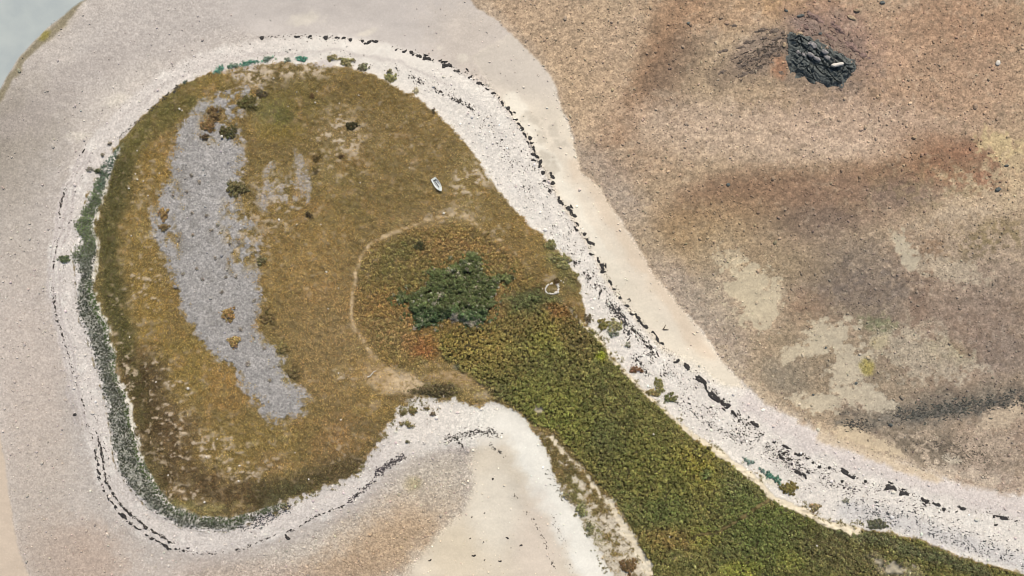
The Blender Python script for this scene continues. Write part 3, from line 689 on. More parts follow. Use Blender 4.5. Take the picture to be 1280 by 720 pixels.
for zi, nm in enumerate(('shingle_beach', 'beach_sand', 'tidal_flat', 'heath_ground', 'gravel_bed', 'footpath', 'sea_bed')):
    q = quads[zf == zi]
    used, inv = np.unique(q, return_inverse=True)
    me = big_mesh(nm, P[used], inv.reshape(-1, 4), gm, tint_f[used], {'grain': grain_f[used]}, True)
    tag(link(nm, me), kind='structure')

# shallow sea in the corner
wm, nt, bs = new_mat('shallow_water')
ge = N(nt, 'ShaderNodeNewGeometry'); nz = N(nt, 'ShaderNodeTexNoise', Scale=0.12, Detail=5.0); nt.links.new(ge.outputs['Position'], nz.inputs['Vector'])
rp = N(nt, 'ShaderNodeValToRGB'); e = rp.color_ramp.elements; e[0].position = .35; e[1].position = .65
e[0].color = (*alb((184, 189, 183)), 1); e[1].color = (*alb((196, 200, 191)), 1)
nt.links.new(nz.outputs[0], rp.inputs[0]); nt.links.new(rp.outputs[0], bs.inputs['Base Color']); bs.inputs['Roughness'].default_value = 0.2
nz2 = N(nt, 'ShaderNodeTexNoise', Scale=1.6, Detail=4.0); nt.links.new(ge.outputs['Position'], nz2.inputs['Vector'])
bb = N(nt, 'ShaderNodeBump', Strength=0.25, Distance=0.05); nt.links.new(nz2.outputs[0], bb.inputs['Height']); nt.links.new(bb.outputs[0], bs.inputs['Normal'])
shore = [(130,-38),(104,-6),(92,2),(75,16),(55,32),(35,52),(17,73),(1,99),(-30,150),(-200,420),(-30000,30000),(-40000,-40000),(130,-40000)]
zw = float(np.median(Z[(np.abs(sSea - 1.0) < 1.0) & (UU > -20) & (VV > -20)]))
shp = []
for (a, b) in zip(shore[:-1], shore[1:]):
    n_ = 10 if abs(a[0]) < 300 and abs(b[0]) < 300 else 1
    for k in range(n_): t = k / n_; shp.append((a[0] + (b[0] - a[0]) * t + 4, a[1] + (b[1] - a[1]) * t + 4))
shp.append((shore[-1][0], shore[-1][1]))
me = bpy.data.meshes.new('sea_water'); me.from_pydata([(wx(u), wy(v), zw) for u, v in shp], [], [list(range(len(shp)))[::-1]]); me.update(); me.materials.append(wm)
if me.polygons[0].normal.z < 0: me.flip_normals()
tag(link('sea_water', me), kind='structure')

# ------------------------------------------------------------------ scatter helpers
PV = P.reshape(H, W, 3)
def scatter(dens, pitch, u0=-30, u1=1310, v0=-25, v1=745, jit=0.9):
    gu, gv = np.meshgrid(np.arange(u0, u1, pitch), np.arange(v0, v1, pitch))
    u = (gu + (rng.random(gu.shape) - .5) * pitch * jit * 2).ravel(); v = (gv + (rng.random(gu.shape) - .5) * pitch * jit * 2).ravel()
    keep = rng.random(u.shape) < dens[ij(u, v)]
    return u[keep], v[keep]
def vary(c, n, amt=0.16, hue=0.05):
    k = np.exp(rng.normal(0, amt, (n, 1))); h = 1 + rng.normal(0, hue, (n, 3))
    return np.clip(c * k * h, 0.004, 0.8)
def blades(u, v, length, width, nb, col, wind=(0.5, -0.25), spread=0.35, amt=0.2, lift=0.75, root=1.0):
    n = len(u); z = gz(u, v)
    R = np.repeat
    bx = R(wx(u), nb) + rng.normal(0, spread, n * nb); by = R(wy(v), nb) + rng.normal(0, spread, n * nb); bz = R(z, nb) - 0.03
    a = rng.random(n * nb) * 2 * np.pi
    ln = R(length * np.exp(rng.normal(0, 0.25, n)), nb) * (0.7 + 0.6 * rng.random(n * nb))
    tilt = 0.3 + 0.8 * rng.random(n * nb)
    dx = np.cos(a) * np.sin(tilt) + wind[0]; dy = np.sin(a) * np.sin(tilt) + wind[1]; dz = lift * np.cos(tilt * .8)
    w = width * (0.7 + 0.6 * rng.random(n * nb)) / 2
    px, py = -np.sin(a) * w, np.cos(a) * w
    hl = math.hypot(*wind)
    V = np.stack([np.stack([bx - px, by - py, bz], -1), np.stack([bx + px, by + py, bz], -1),
                  np.stack([bx + dx * ln * .6 + px * .9, by + dy * ln * .6 + py * .9, bz + dz * ln * .75], -1),
                  np.stack([bx + dx * ln * 1.05 - px * .4, by + dy * ln * 1.05 - py * .4, bz + dz * ln * .9], -1)], 1).reshape(-1, 3)
    c = R(vary(R(col, nb, 0), n * nb, amt), 4, 0)
    return V, np.arange(len(V)).reshape(-1, 4), c
def clumps(u, v, rad, hgt, nl, leaf, col, amt=0.22, flat=0.55, zoff=0.0, z=None, cl=0.14):
    n = len(u); z = (gz(u, v) if z is None else z) + zoff; R = np.repeat; m_ = n * nl
    rad = np.broadcast_to(rad, (n,)) * np.exp(rng.normal(0, .22, n)); hgt = np.broadcast_to(hgt, (n,)) * np.exp(rng.normal(0, .25, n))
    a = rng.random(m_) * 2 * np.pi; el = np.arccos(rng.random(m_) ** 0.8); rr = 0.55 + 0.5 * rng.random(m_)
    ox = np.cos(a) * np.sin(el) * rr; oy = np.sin(a) * np.sin(el) * rr; oz = np.cos(el) * rr
    c0 = np.stack([R(wx(u), nl) + ox * R(rad, nl), R(wy(v), nl) + oy * R(rad, nl), R(z, nl) + 0.04 + oz * R(hgt, nl)], -1)
    nrm = np.stack([ox, oy, oz * 1.0 + flat], -1) + rng.normal(0, 0.4, (m_, 3)); nrm /= np.linalg.norm(nrm, axis=1, keepdims=True)
    t = np.cross(nrm, rng.normal(0, 1, (m_, 3))); t /= np.linalg.norm(t, axis=1, keepdims=True) + 1e-9; b = np.cross(nrm, t)
    s = (leaf * (0.6 + 0.8 * rng.random(m_)))[:, None]
    V = np.stack([c0 - t * s, c0 + b * s * .55 + t * s * .1, c0 + t * s, c0 - b * s * .55 + t * s * .1], 1).reshape(-1, 3)
    c = R(vary(R(vary(col, n, cl, .04), nl, 0), m_, amt), 4, 0)
    return V, np.arange(len(V)).reshape(-1, 4), c
def join(parts):
    V, F, c, o = [], [], [], 0
    for v, f, t in parts: V.append(v); F.append(f + o); c.append(t); o += len(v)
    return np.concatenate(V), np.concatenate(F), np.concatenate(c)
g_ = (1 + 5 ** .5) / 2
ICO_V = np.array([(-1,g_,0),(1,g_,0),(-1,-g_,0),(1,-g_,0),(0,-1,g_),(0,1,g_),(0,-1,-g_),(0,1,-g_),(g_,0,-1),(g_,0,1),(-g_,0,-1),(-g_,0,1)]) / math.sqrt(1 + g_ * g_)
ICO_F = np.array([(0,11,5),(0,5,1),(0,1,7),(0,7,10),(0,10,11),(1,5,9),(5,11,4),(11,10,2),(10,7,6),(7,1,8),(3,9,4),(3,4,2),(3,2,6),(3,6,8),(3,8,9),(4,9,5),(2,4,11),(6,2,10),(8,6,7),(9,8,1)])
def lumps(u, v, size, flat, col, jit=0.25, elong=0.35, sink=0.25, ang=None, amt=0.2):
    n = len(u); s = np.broadcast_to(size, (n,)) * np.exp(rng.normal(0, .3, n))
    sc = np.stack([s * (1 + elong * rng.random(n)), s * (1 - min(.8, elong * .6) * rng.random(n)), s * flat], -1)
    B = ICO_V[None] * (1 + jit * (rng.random((n, 12, 1)) - .5)) * sc[:, None]
    a = rng.random(n) * 2 * np.pi if ang is None else ang
    ca, sa = np.cos(a)[:, None], np.sin(a)[:, None]
    V = np.stack([B[..., 0] * ca - B[..., 1] * sa + wx(u)[:, None], B[..., 0] * sa + B[..., 1] * ca + wy(v)[:, None], B[..., 2] + (gz(u, v) + s * flat * (1 - 2 * sink))[:, None]], -1).reshape(-1, 3)
    F = (ICO_F[None] + 12 * np.arange(n)[:, None, None]).reshape(-1, 3)
    return V, F, np.repeat(vary(col, n, amt, .03), 12, 0)
def colat(A, u, v, k=None): return alb(np.clip(A[ij(u, v)], 0, 255), k)

# ------------------------------------------------------------------ vegetation that reads as one mass
KV = 0.95     # leaves shade one another
grassd = (1 - .7 * GAPS) * (1 - .85 * BARE) * np.clip(land * (1 - mBr) * (1 - mF) * (1 - mGr) * (1 - mD) * (1 - 0.9 * mSe) * (1 - 0.95 * mPp) * (1 - 0.97 * np.clip(sm(2.6 + 1.3 * F1 - dP1, -2.0, 2.5), 0, 1)) * (1 - 0.9 * dune), 0, 1)
pale_spots = land * sm(F2 + 0.7 * M1, 0.35, 0.9)
fray = mGr * land * sm(20 - sG, 0, 18) * sm(F1 + .8 * G2 + .4 * M1, .0, .55) * .65
u, v = scatter(fray + grassd * (0.9 - 0.5 * pale_spots) * (1 - .4 * mBk), 2.3)
V, F, c = blades(u, v, 0.42, 0.16, 7, colat(VC, u, v, KV * .68))
print('grass', len(F))
tag(link('dry_grass', big_mesh('dry_grass', V, F, BLADE, c)), 'dry golden brown heath grass covering the islet around the grey gravel bed', 'grass', kind='stuff')

u, v = scatter(np.clip(land * mBk * (1 - mD) * (1 - mPp) * (1 - sm(3.2 + F1 - dP1, -1, 1)), 0, 1) * 0.9, 3.0)
V, F, c = clumps(u, v, 0.55, 0.45, 16, 0.21, colat(VC, u, v, KV), flat=1.0, cl=.2)
tag(link('bracken_cover', big_mesh('bracken_cover', V, F, LEAF, c)), 'browning bracken cover around the dark thorn thicket, rusty in places', 'bracken', kind='stuff')

whole = np.zeros((H, W), f32)
for (cx_, cy_, rr_) in ((727,582,7),(762,627,8),(797,690,7),(672,511,6),(806,706,7),(1112,706,12),(1095,700,6)): whole = np.maximum(whole, 1 - sm(np.hypot(WU - cx_, WV - cy_) + 2 * F1, rr_ - 2, rr_ + 1))
brd = (1 - .4 * sm(F2 + .7 * G2 + .3 * M1, .45, .8)) * np.clip(B * (1 - whole) * (1 - sm(2.7 + F1 - dP5, -.6, .6)) * (1 - mPp) * (1 - mD), 0, 1)
u, v = scatter(brd, 2.3, v1=790, u1=1390)
V, F, c = clumps(u, v, 0.52 * (1 + .35 * M2[ij(u, v)] + .25 * F2[ij(u, v)]), 0.8 * (1 + .6 * M1[ij(u, v)] + .4 * F1[ij(u, v)]), 18, 0.19, colat(VC, u, v, KV * 0.8), amt=0.24, flat=.9, cl=.24)
print('bramble', len(F))
tag(link('bramble_thicket', big_mesh('bramble_thicket', V, F, LEAF, c)), 'dense olive green bramble cover along the neck of the islet', 'brambles', kind='stuff')

mF2 = mF * sm(sF + 6 * F2 + 4.5 * M2 + 3.5 * G1, 1.5, 7)
fd = np.clip((.18 * mF + .82 * mF2) * sm(sI, -4, 2) * (1 - mSe) * np.clip(1.0 - 0.42 * sm(VV, 310, 350) * sm(F1 + .6 * G2, -0.2, .4) - 0.3 * sm(dSeam, 10, 20), 0, 1), 0, 1)
fd = np.maximum(fd, .9 * mF * sm(10 + 3 * M1 - dSeam, 0, 4) * (1 - mSe) * sm(sI, -4, 2))
u, v = scatter(fd * .9, 1.45)
V, F, c = clumps(u, v, 0.3, 0.24, 10, 0.125, colat(VC, u, v, KV), flat=1.0, cl=.2)
tag(link('shore_plants', big_mesh('shore_plants', V, F, LEAF, c)), 'grey green shore plants fringing the west and south of the islet over white shingle', 'shore plants', kind='stuff')

dd_ = dune * (1 - sm(F1 + M2 + .01 * (VV - 620), -0.35, 0.35))
u, v = scatter(dd_ * (1 - mPp), 2.1)
p = [clumps(u, v, 0.42, 0.35, 9, 0.16, colat(VC, u, v, KV)), ]
u2, v2 = scatter((dune * .25 + .6 * dd_) * (1 - mPp), 3.0)
p.append(blades(u2, v2, 0.5, 0.1, 7, colat(VC, u2, v2, KV)))
rim = sm(sI, -11, -7) * (1 - sm(sI, -2, 1)) * sm(UU, 725, 745) * (1 - sm(UU, 1080, 1120)) * sm(F1 + .8 * M1 + .3 * N1, -.05, .35)
head = (1 - mI) * box(486, 566, 494, 536, 6) * sm(sI, -30, -2) * sm(F2 + .6 * M1, .12, .4)
rim2 = sm(sI, -8, -3) * (1 - sm(sI, 0, 3)) * box(335, 500, 498, 645, 6) * sm(F1 + .5 * G2, -.1, .3)
u3, v3 = scatter(np.clip(rim + head * .8 + rim2, 0, 1), 2.0)
p.append(clumps(u3, v3, .36, .28, 9, .14, np.tile(alb((116, 108, 68), KV), (len(u3), 1)), cl=.2))
V, F, c = join(p)
tag(link('dune_scrub', big_mesh('dune_scrub', V, F, LEAF, c)), 'sparse brown and green dune scrub between the brambles and the white bay sand', 'scrub', kind='stuff')

# low dark heath plants in the brown south-west margin and along rims
mar = (1 - .9 * BARE) * land * (1 - mF) * (1 - mBr) * (1 - mBk) * (1 - mGr) * (1 - mSe) * (1 - dune)
dk = mar * sm(96 - (VC[..., 0] * .5 + VC[..., 1] * .5), -6, 14)
u, v = scatter(np.clip(dk * 0.85, 0, 1), 2.8)
V, F, c = clumps(u, v, 0.42, 0.34, 10, 0.17, colat(VC, u, v, KV))
tag(link('low_heath_plants', big_mesh('low_heath_plants', V, F, LEAF, c)), 'low dark olive and brown heath plants along the margins of the islet', 'heath plants', kind='stuff')

# ------------------------------------------------------------------ cobbles
cob = np.clip(GRAIN / .75, 0, 1) * (1 - .75 * sm(260 - VV - .25 * UU, -60, 80) * sm(620 - UU, -60, 60)) * (1 - .35 * sm(420 - UU, -40, 60)) * (1 - .25 * T) * (1 - land * (1 - mGr)) * (1 - sm(sSea, -6, 0)) * (1 - 0.5 * mGr)
u, v = scatter(cob * 0.5, 3.0, jit=1.0)
base = colat(C, u, v)
lumi = np.where(rng.random(len(u)) < 0.45, 1.22, 0.95)[:, None]
V, F, c = lumps(u, v, 0.13 * np.exp(np.minimum(rng.exponential(.3, len(u)), .95)), 0.6, np.clip(base * lumi, 0, .66), amt=.14)
print('cobbles', len(F))
tag(link('beach_cobbles', big_mesh('beach_cobbles', V, F, STONE_T, c)), 'loose cobbles strewn over the shingle beach, gravel bed and tidal flat', 'cobbles', kind='stuff')
# ------------------------------------------------------------------ strandline
WR_NE = [(327,47),(370,45),(407,47),(435,49),(470,51),(495,61),(520,67),(535,72),(557,80),(572,89),(587,95),(600,104),(617,117),(627,129),(641,140),(652,161),(663,174),(668,192),(675,205),(688,222),(690,239),(700,252),(714,264),(722,282),(732,295),(740,312),(749,325),(755,336),(762,352),
         (772,366),(786,385),(797,397),(806,407),(817,419),(825,430),(846,452),(860,460),(875,475),(881,482),(890,495),(905,506),(917,516),(944,530),(970,555),(985,560),(1009,572),(1037,585),(1060,592),(1082,602),(1115,609),(1132,616),(1155,626),(1180,637),(1202,635),(1250,646),(1290,655)]
WR_SW = [(107,180),(85,227),(75,252),(72,295),(67,325),(65,355),(66,365),(70,397),(79,422),(87,450),(95,480),(104,505),(110,535),(114,547),(122,577),(124,600),(130,617),(147,640),(160,652),(175,665),(195,677),(212,686),(232,690),(250,692),(275,692),(300,687),(320,679),(340,670),(365,664),(395,645),(427,634),(445,620),(462,605),(480,587),(495,576),(510,571)]
def along(P, step):
    P = np.asarray(P, float); d = np.r_[0, np.cumsum(np.hypot(*np.diff(P, axis=0).T))]; s = np.arange(0, d[-1], step)
    return np.interp(s, d, P[:, 0]), np.interp(s, d, P[:, 1])
fu, fv, fs, fc, fa_ = [], [], [], [], []
def strew(P, n, width, size, c=(58, 51, 44), off=(0, 0), gaps=0.0):
    u, v = along(P, 0.5); i = rng.integers(0, len(u), n)
    uu = u[i] + rng.normal(0, width, n) + off[0]; vv = v[i] + rng.normal(0, width, n) + off[1]
    if gaps: k = F2[ij(uu, vv)] + 0.8 * M2[ij(uu, vv)] > gaps - 0.6; uu, vv = uu[k], vv[k]
    th_ = np.arctan2(-np.gradient(v), np.gradient(u))[i]
    if gaps: th_ = th_[k]
    fa_.append(th_ + rng.normal(0, .5, len(uu))); fu.append(uu); fv.append(vv); fs.append(np.full(len(uu), size)); fc.append(np.tile(alb(c), (len(uu), 1)))
strew(WR_NE, 1500, 2.2, .14, gaps=.5)
strew(WR_SW, 1000, 1.3, .16, gaps=.5); strew(WR_SW[:16], 260, 1.4, .12, off=(14, 2), gaps=.5); strew(WR_SW[13:22], 420, 1.0, .2, off=(6, -7), gaps=.4)
strew([(400,65),(440,70),(470,75),(500,90),(530,105),(560,118),(590,135),(620,160),(640,190)], 330, 4, .15, gaps=.6)
strew([(510,92),(535,108),(560,120),(580,130),(592,138)], 130, 1.6, .22, gaps=.5)
strew([(600,150),(640,200),(665,245),(700,300),(730,345),(760,385),(800,430)], 800, 6, .14, gaps=.5); strew([(660,190),(690,250),(720,300),(745,345),(780,395)], 500, 4, .14, gaps=.5)
strew([(800,430),(850,475),(900,525),(960,570),(1030,605)], 900, 7, .15, gaps=.45); strew([(900,520),(1000,585),(1100,620),(1200,650)], 600, 5, .15, gaps=.5)
strew([(715,325),(735,345),(748,360),(760,382),(772,392),(785,410)], 260, 2.2, .22, gaps=.4)
strew([(762,380),(775,392),(782,405),(785,420)], 160, 2.2, .26, (66, 62, 58))
strew([(790,408),(800,420),(812,435),(820,450),(828,462),(832,470)], 240, 2.6, .22, gaps=.3)
strew([(793,445),(800,455),(808,468)], 90, 2.6, .22, (66, 60, 56))
strew([(870,470),(890,490),(915,510),(940,535),(965,560),(1000,580)], 420, 3.2, .19, gaps=.5)
strew([(846,500),(870,520),(900,535),(930,550)], 260, 4, .17, (70, 64, 60), gaps=.5)
strew([(960,560),(1000,585),(1040,605),(1090,615),(1130,625)], 480, 5, .17, (70, 60, 62), gaps=.4)
strew([(1050,625),(1100,640),(1150,655),(1200,670),(1260,690)], 900, 8, .17, (84, 84, 84), gaps=.3)
strew([(1070,650),(1110,648),(1150,662),(1200,678),(1250,695),(1290,705)], 500, 5, .17, (88, 86, 84), gaps=.3)
strew([(130,150),(160,125),(200,100),(240,80),(300,65),(360,62),(420,62)], 260, 6, .12, (80, 72, 64), gaps=.6)
strew([(470,590),(480,585),(492,577),(505,571)], 240, 2.0, .2, (70, 62, 62))
strew([(435,628),(460,608),(480,588)], 160, 2.0, .18, (70, 62, 62))
strew([(555,551),(572,545),(595,540),(622,541)], 330, 2.6, .17, (86, 80, 72))
strew([(570,548),(578,560)], 40, 2, .2); strew([(612,556),(625,565),(632,572)], 40, 1.5, .15)
strew([(700,500),(735,540)], 0, 1, .1)
strew([(640,612),(652,632),(667,652),(680,675),(687,695),(695,715)], 130, 1.2, .15, gaps=.5)
strew([(690,640),(705,680),(715,720)], 60, 2, .12, (120, 112, 100)); strew([(683,585),(695,608),(705,625)], 60, 2.5, .15, (120, 116, 100))
strew([(300,660),(330,655),(365,632)], 260, 2.6, .16, (62, 62, 66)); strew([(320,650),(362,632)], 160, 2.2, .18, (66, 66, 70))
strew([(40,25),(52,30),(62,22)], 40, 3, .18, (110, 108, 90))
strew([(175,150),(200,127),(225,108)], 90, 1.6, .18, (58, 56, 52)); strew([(150,172),(175,150)], 50, 1.4, .18, (58, 60, 54))
strew([(1060,530),(1090,534)], 110, 4, .22, (70, 66, 56)); strew([(1125,520),(1170,514),(1220,508),(1290,496)], 650, 6, .26, (74, 72, 62)); strew([(1160,560),(1200,560),(1240,580)], 300, 12, .2, (104, 92, 76))
strew([(925,80),(950,70),(980,50)], 170, 7, .3, (80, 66, 52)); strew([(1000,28),(1030,40),(1060,60),(1085,75)], 160, 9, .28, (112, 88, 74))
fu, fv, fs, fc = map(np.concatenate, (fu, fv, fs, fc))
V, F, c = lumps(fu, fv, fs * .85, 0.4, fc, jit=.8, elong=1.3, amt=.3, ang=np.concatenate(fa_))
tag(link('seaweed_scraps', big_mesh('seaweed_scraps', V, F, STONE_T, c)), 'small dark scraps of dried seaweed strewn along the strandlines', 'seaweed', kind='stuff')

# seaweed clumps: ragged low mats, each one an object
def mat_mesh(name, la, wa, seed, mat, h=0.26, cell=0.2, rough=1.25, skirt=0.15):
    r = np.random.default_rng(seed); nx, ny = int(2.6 * la / cell) | 1, int(2.8 * wa / cell) | 1
    xs = (np.arange(nx) - nx // 2) * cell; ys = (np.arange(ny) - ny // 2) * cell
    X, Y = np.meshgrid(xs, ys); n1_ = r.random((40, 40))
    def vn(sc):
        a, b = X / sc + 9.3, Y / sc + 7.1; ia, ib = np.floor(a).astype(int), np.floor(b).astype(int); fa, fb = a - ia, b - ib
        g = lambda i, j: n1_[j % 40, i % 40]
        return g(ia, ib) * (1 - fa) * (1 - fb) + g(ia + 1, ib) * fa * (1 - fb) + g(ia, ib + 1) * (1 - fa) * fb + g(ia + 1, ib + 1) * fa * fb - .5
    Yc = Y - wa * 1.5 * vn(la * .7)
    f = 1 - (X / la) ** 2 - (Yc / wa) ** 2 + rough * (1.6 * vn(max(.5, la * .4)) + .9 * vn(.45))
    f[0] = f[-1] = -1; f[:, 0] = f[:, -1] = -1
    keep = f > 0
    lab = np.zeros(f.shape, int); best, bn, k = 0, 0, 0
    for j, i in zip(*np.nonzero(keep)):
        if lab[j, i]: continue
        k += 1; st = [(j, i)]; lab[j, i] = k; cnt = 0
        while st:
            y, x = st.pop(); cnt += 1
            for dy, dx in ((1, 0), (-1, 0), (0, 1), (0, -1)):
                if keep[y + dy, x + dx] and not lab[y + dy, x + dx]: lab[y + dy, x + dx] = k; st.append((y + dy, x + dx))
        if cnt > bn: best, bn = k, cnt
    core = lab == best
    cells = core[:-1, :-1] | core[1:, :-1] | core[:-1, 1:] | core[1:, 1:]
    z = np.where(core, h * (.35 + .65 * np.sqrt(np.clip(f, 0, 1))) * (.7 + .6 * r.random(f.shape)), -skirt)
    Xj = X + cell * .35 * (r.random(X.shape) - .5); Yj = Y + cell * .35 * (r.random(X.shape) - .5)
    Xj = np.where(core, Xj, Xj * .97); ii = np.arange(nx * ny).reshape(ny, nx)
    q = np.stack([ii[:-1, :-1], ii[:-1, 1:], ii[1:, 1:], ii[1:, :-1]], -1)[cells]
    us_, inv = np.unique(q, return_inverse=True)
    Vv = np.stack([Xj, Yj, z], -1).reshape(-1, 3)[us_]
    me = big_mesh(name, Vv, inv.reshape(-1, 4), mat, smooth=False)
    return me
WM = [mat_mesh('seaweed_clump', l, w_, 100 + i, WEED) for i, (l, w_) in enumerate([(1.0,.5),(1.0,.7),(1.2,.45),(.9,.8),(1.5,.55),(1.6,.7),(1.3,.9),(2.2,.6),(2.4,.8),(2.0,.5),(3.2,.7),(3.4,.9)])]
WL = [1.0,1.0,1.2,.9,1.5,1.6,1.3,2.2,2.4,2.0,3.2,3.4]
wcount = [0]
def weed(u, v, L, ang, label, group, wide=1.0):
    """L: length on the survey, ang: degrees, clockwise as seen from above"""
    half = L * S / 2
    c = sorted(range(12), key=lambda i: abs(WL[i] - half))[:3]; i = random.choice(c)
    s = half / WL[i]
    o = link('seaweed_clump', WM[i]); o.location = (float(wx(u)), float(wy(v)), float(gz(u, v)))
    o.rotation_euler = (0, 0, math.radians(-ang + random.choice((0, 180)) + random.uniform(-8, 8))); o.scale = (s, s * wide, min(1.0, .5 + .5 * s))
    wcount[0] += 1
    return tag(o, label, 'seaweed', group)
G_N = 'seaweed clumps on the northern strandline'; L_N = 'small black seaweed clump on the thin strandline along the north of the islet'
for t in [(327,47,8,5),(370,45.5,9,0),(388,46,7,0),(407,47,9,-5),(421,46.5,6,0),(430,48,7,10),(438,49.5,7,15),(453,51,6,5),(459,53,9,-10),(468,51,8,10),(494,61,5,0),(504,62.5,8,5),(514,65,7,5),(516,68,5,50),(522,69.5,6,25),(525,70,6,15),(534,72,10,10),(540,74,4,0),(549,74,6,15),(552,77,5,30),(559,80.5,12,-3),(568,87,5,40),(573,90,6,25),(584,86.5,5,50),(586,95,8,10),(592,99,3,0),(600,104,9,25),(609,111,5,40),(617,116,6,10),(623,121,4,0),(628,129,7,70),(635,134.5,8,35),(639,141,6,60),(643,141,5,50),(644,149,6,10)]:
    weed(*t, L_N, G_N, 0.95)
G_E = 'seaweed clumps beside the sand strip'; L_E = 'black seaweed clump between the white shingle and the pale sand strip'
for t in [(649,155,6,55),(652,161,8,70),(656,168,7,65),(662,172,8,-20),(660,178,5,70),(664,177,6,30),(667,185,9,60),(666,191,8,45),(670,194,8,50),(667,200,6,20),(675,204,11,100),(677,202,8,-20),(679,216,8,15),(690,219,9,60),(681,227,6,20),(691,229,8,55),(687,239,7,80),(699,250,9,75),(703,254,9,50),(713,262,10,60),(717,268,9,45),(722,280,6,60),(720,286,7,50),(731,292,7,80),(736,302,9,55),(741,304,10,20),(739,316,8,60),(748,325,7,80),(754,335,10,95),(753,340,8,80)]:
    weed(*t, L_E, G_E)
G_M = 'seaweed clumps opposite the bush on the shingle'; L_M = 'black seaweed clump in the strandline below the forked driftwood and round bush'
for t in [(784,384,8,55),(790,391,8,60),(797,396,9,50),(800,402,7,40),(763,353,8,60),(768,363,6,50),(775,372,6,50)]:
    weed(*t, L_M, G_M)
BIG = [(806,407,13,35,'upper of the two broad black seaweed mats below the forked driftwood'),(819,421,17,50,'thick black seaweed mat just left of the forked driftwood on the sand'),
       (860,460,13,60,'star shaped black seaweed mat at the end of the pale sand strip'),(875,474,17,40,'wide black seaweed mat in the middle of the longest seaweed ribbon'),
       (882,484,14,80,'hooked black seaweed mat at the bend of the longest seaweed ribbon'),(891,495,20,52,'tapering black tail of the longest seaweed ribbon'),
       (905,506,13,40,'curved black seaweed mat just past the tail of the longest ribbon'),(917,517,12,60,'narrow black seaweed mat after the curved one on the east strandline'),
       (944,530,14,42,'black seaweed mat standing alone between two gaps in the east strandline'),(983,559,14,25,'black seaweed mat nearest to the teal sea kale on the east beach'),
       (998,568,10,15,'second black seaweed mat right of the teal sea kale'),(1060,592,26,22,'longest black seaweed mat on the lower east strandline'),
       (1115,609,13,25,'wedge shaped black seaweed mat on the lower east strandline'),(1131,616,11,15,'thin flat black seaweed mat just right of the wedge shaped one'),
       (1155,626,10,35,'speckled black seaweed mat on the lower east strandline'),(1171,630,12,15,'dense black seaweed mat left of the round one near the lower right corner'),
       (1202,635,10,30,'round black seaweed mat with a short tail near the lower right corner'),(1250,647,24,12,'long black seaweed mat closest to the right edge of the beach')]
for (u_, v_, L_, a_, lb) in BIG: weed(u_, v_, L_, a_, lb, 'large seaweed mats on the east strandline', 1.0)
G_L = 'small seaweed clumps on the lower east strandline'; L_L = 'small black seaweed clump among larger mats on the lower east strandline'
for t in [(846,452,8,-30),(828,431,7,60),(968,552,6,50),(1009,573,5,10),(1016,578,5,30),(1024,583,7,30),(1037,585,6,10),(1082,602,6,30),(1107,610,7,10),(1195,639,4,0),(1180,637,7,30),(1270,651,4,0),(1244,655,6,20),(976,571,9,60),(998,591,10,35),(1006,595,8,60),(1053,602,6,20)]:
    weed(*t, L_L, G_L)
G_W = 'seaweed clumps on the western strandline'; L_W = 'thin dark seaweed clump on the strandline curving round the west of the islet'
u_, v_ = along(WR_SW, 8.5); th = np.degrees(np.arctan2(np.gradient(v_), np.gradient(u_)))
for k in range(len(u_)):
    dense = 560 < v_[k] < 700 and u_[k] < 235
    if not dense and random.random() < .5: continue
    weed(u_[k] + random.uniform(-1, 1), v_[k] + random.uniform(-1, 1), random.uniform(5, 9) if dense else random.uniform(3, 6), th[k] + random.uniform(-25, 25), L_W, G_W, .75 if dense else .55)
    if dense and random.random() < .8: weed(u_[k] + random.uniform(5, 8), v_[k] - random.uniform(3, 7), random.uniform(5, 8), th[k], L_W, G_W, .7)
for (u_, v_, L_, lb) in [(152,644,12,'thickest knot of black seaweed on the curving western strandline'),(207,684,9,'black seaweed knot at the lowest bend of the western strandline'),(358,672,8,'black seaweed knot hanging below the southern strandline')]:
    weed(u_, v_, L_, 50, lb, 'seaweed knots on the western strandline', 1.1)
weed(92, 519, 6, 70, 'lone black seaweed clump on bare shingle left of the western strandline', None, 1.2)
L_B = 'tiny dark seaweed clump on the smooth pale bay sand'
for t in [(592,696,5,0),(625,703,4,0),(537,702,4,-20),(587,674,3,0),(606,643,3,0),(590,648,3,0),(604,679,3,0),(616,600,4,30),(634,675,5,70),(652,684,5,20),(605,701,3,0)]:
    weed(*t, L_B, 'seaweed clumps on the bay sand', 1.0)

# ------------------------------------------------------------------ rocks and stones
def stone_mesh(name, mat, seed, jit=.22, flat=.7, blunt=1.0):
    r = np.random.default_rng(seed); V = list(map(np.array, ICO_V)); F = [tuple(f) for f in ICO_F]; mid = {}
    def mp(a, b):
        k = (min(a, b), max(a, b))
        if k not in mid: p = (V[a] + V[b]); V.append(p / np.linalg.norm(p)); mid[k] = len(V) - 1
        return mid[k]
    F2_ = []
    for a, b, c_ in F:
        x, y, z_ = mp(a, b), mp(b, c_), mp(c_, a); F2_ += [(a, x, z_), (b, y, x), (c_, z_, y), (x, y, z_)]
    V = np.array(V); V = np.sign(V) * np.abs(V) ** blunt; V = V * (1 + jit * (r.random((len(V), 1)) - .5)) * np.array([1, .72 + .2 * r.random(), flat])
    return big_mesh(name, V, np.array(F2_), mat)
WS = [stone_mesh('pale_stone', WHITE_STONE, 200 + i) for i in range(6)]
PS = [stone_mesh('grey_boulder', PALE_STONE, 210 + i, .3) for i in range(5)]
BS = [stone_mesh('brown_rock', BROWN_ROCK, 220 + i, .35, .6) for i in range(5)]
DS = [stone_mesh('dark_rock', DARK_ROCK, 230 + i, .35, .6) for i in range(4)]
TS = [stone_mesh('tan_boulder', TAN_ROCK, 240, .3)]
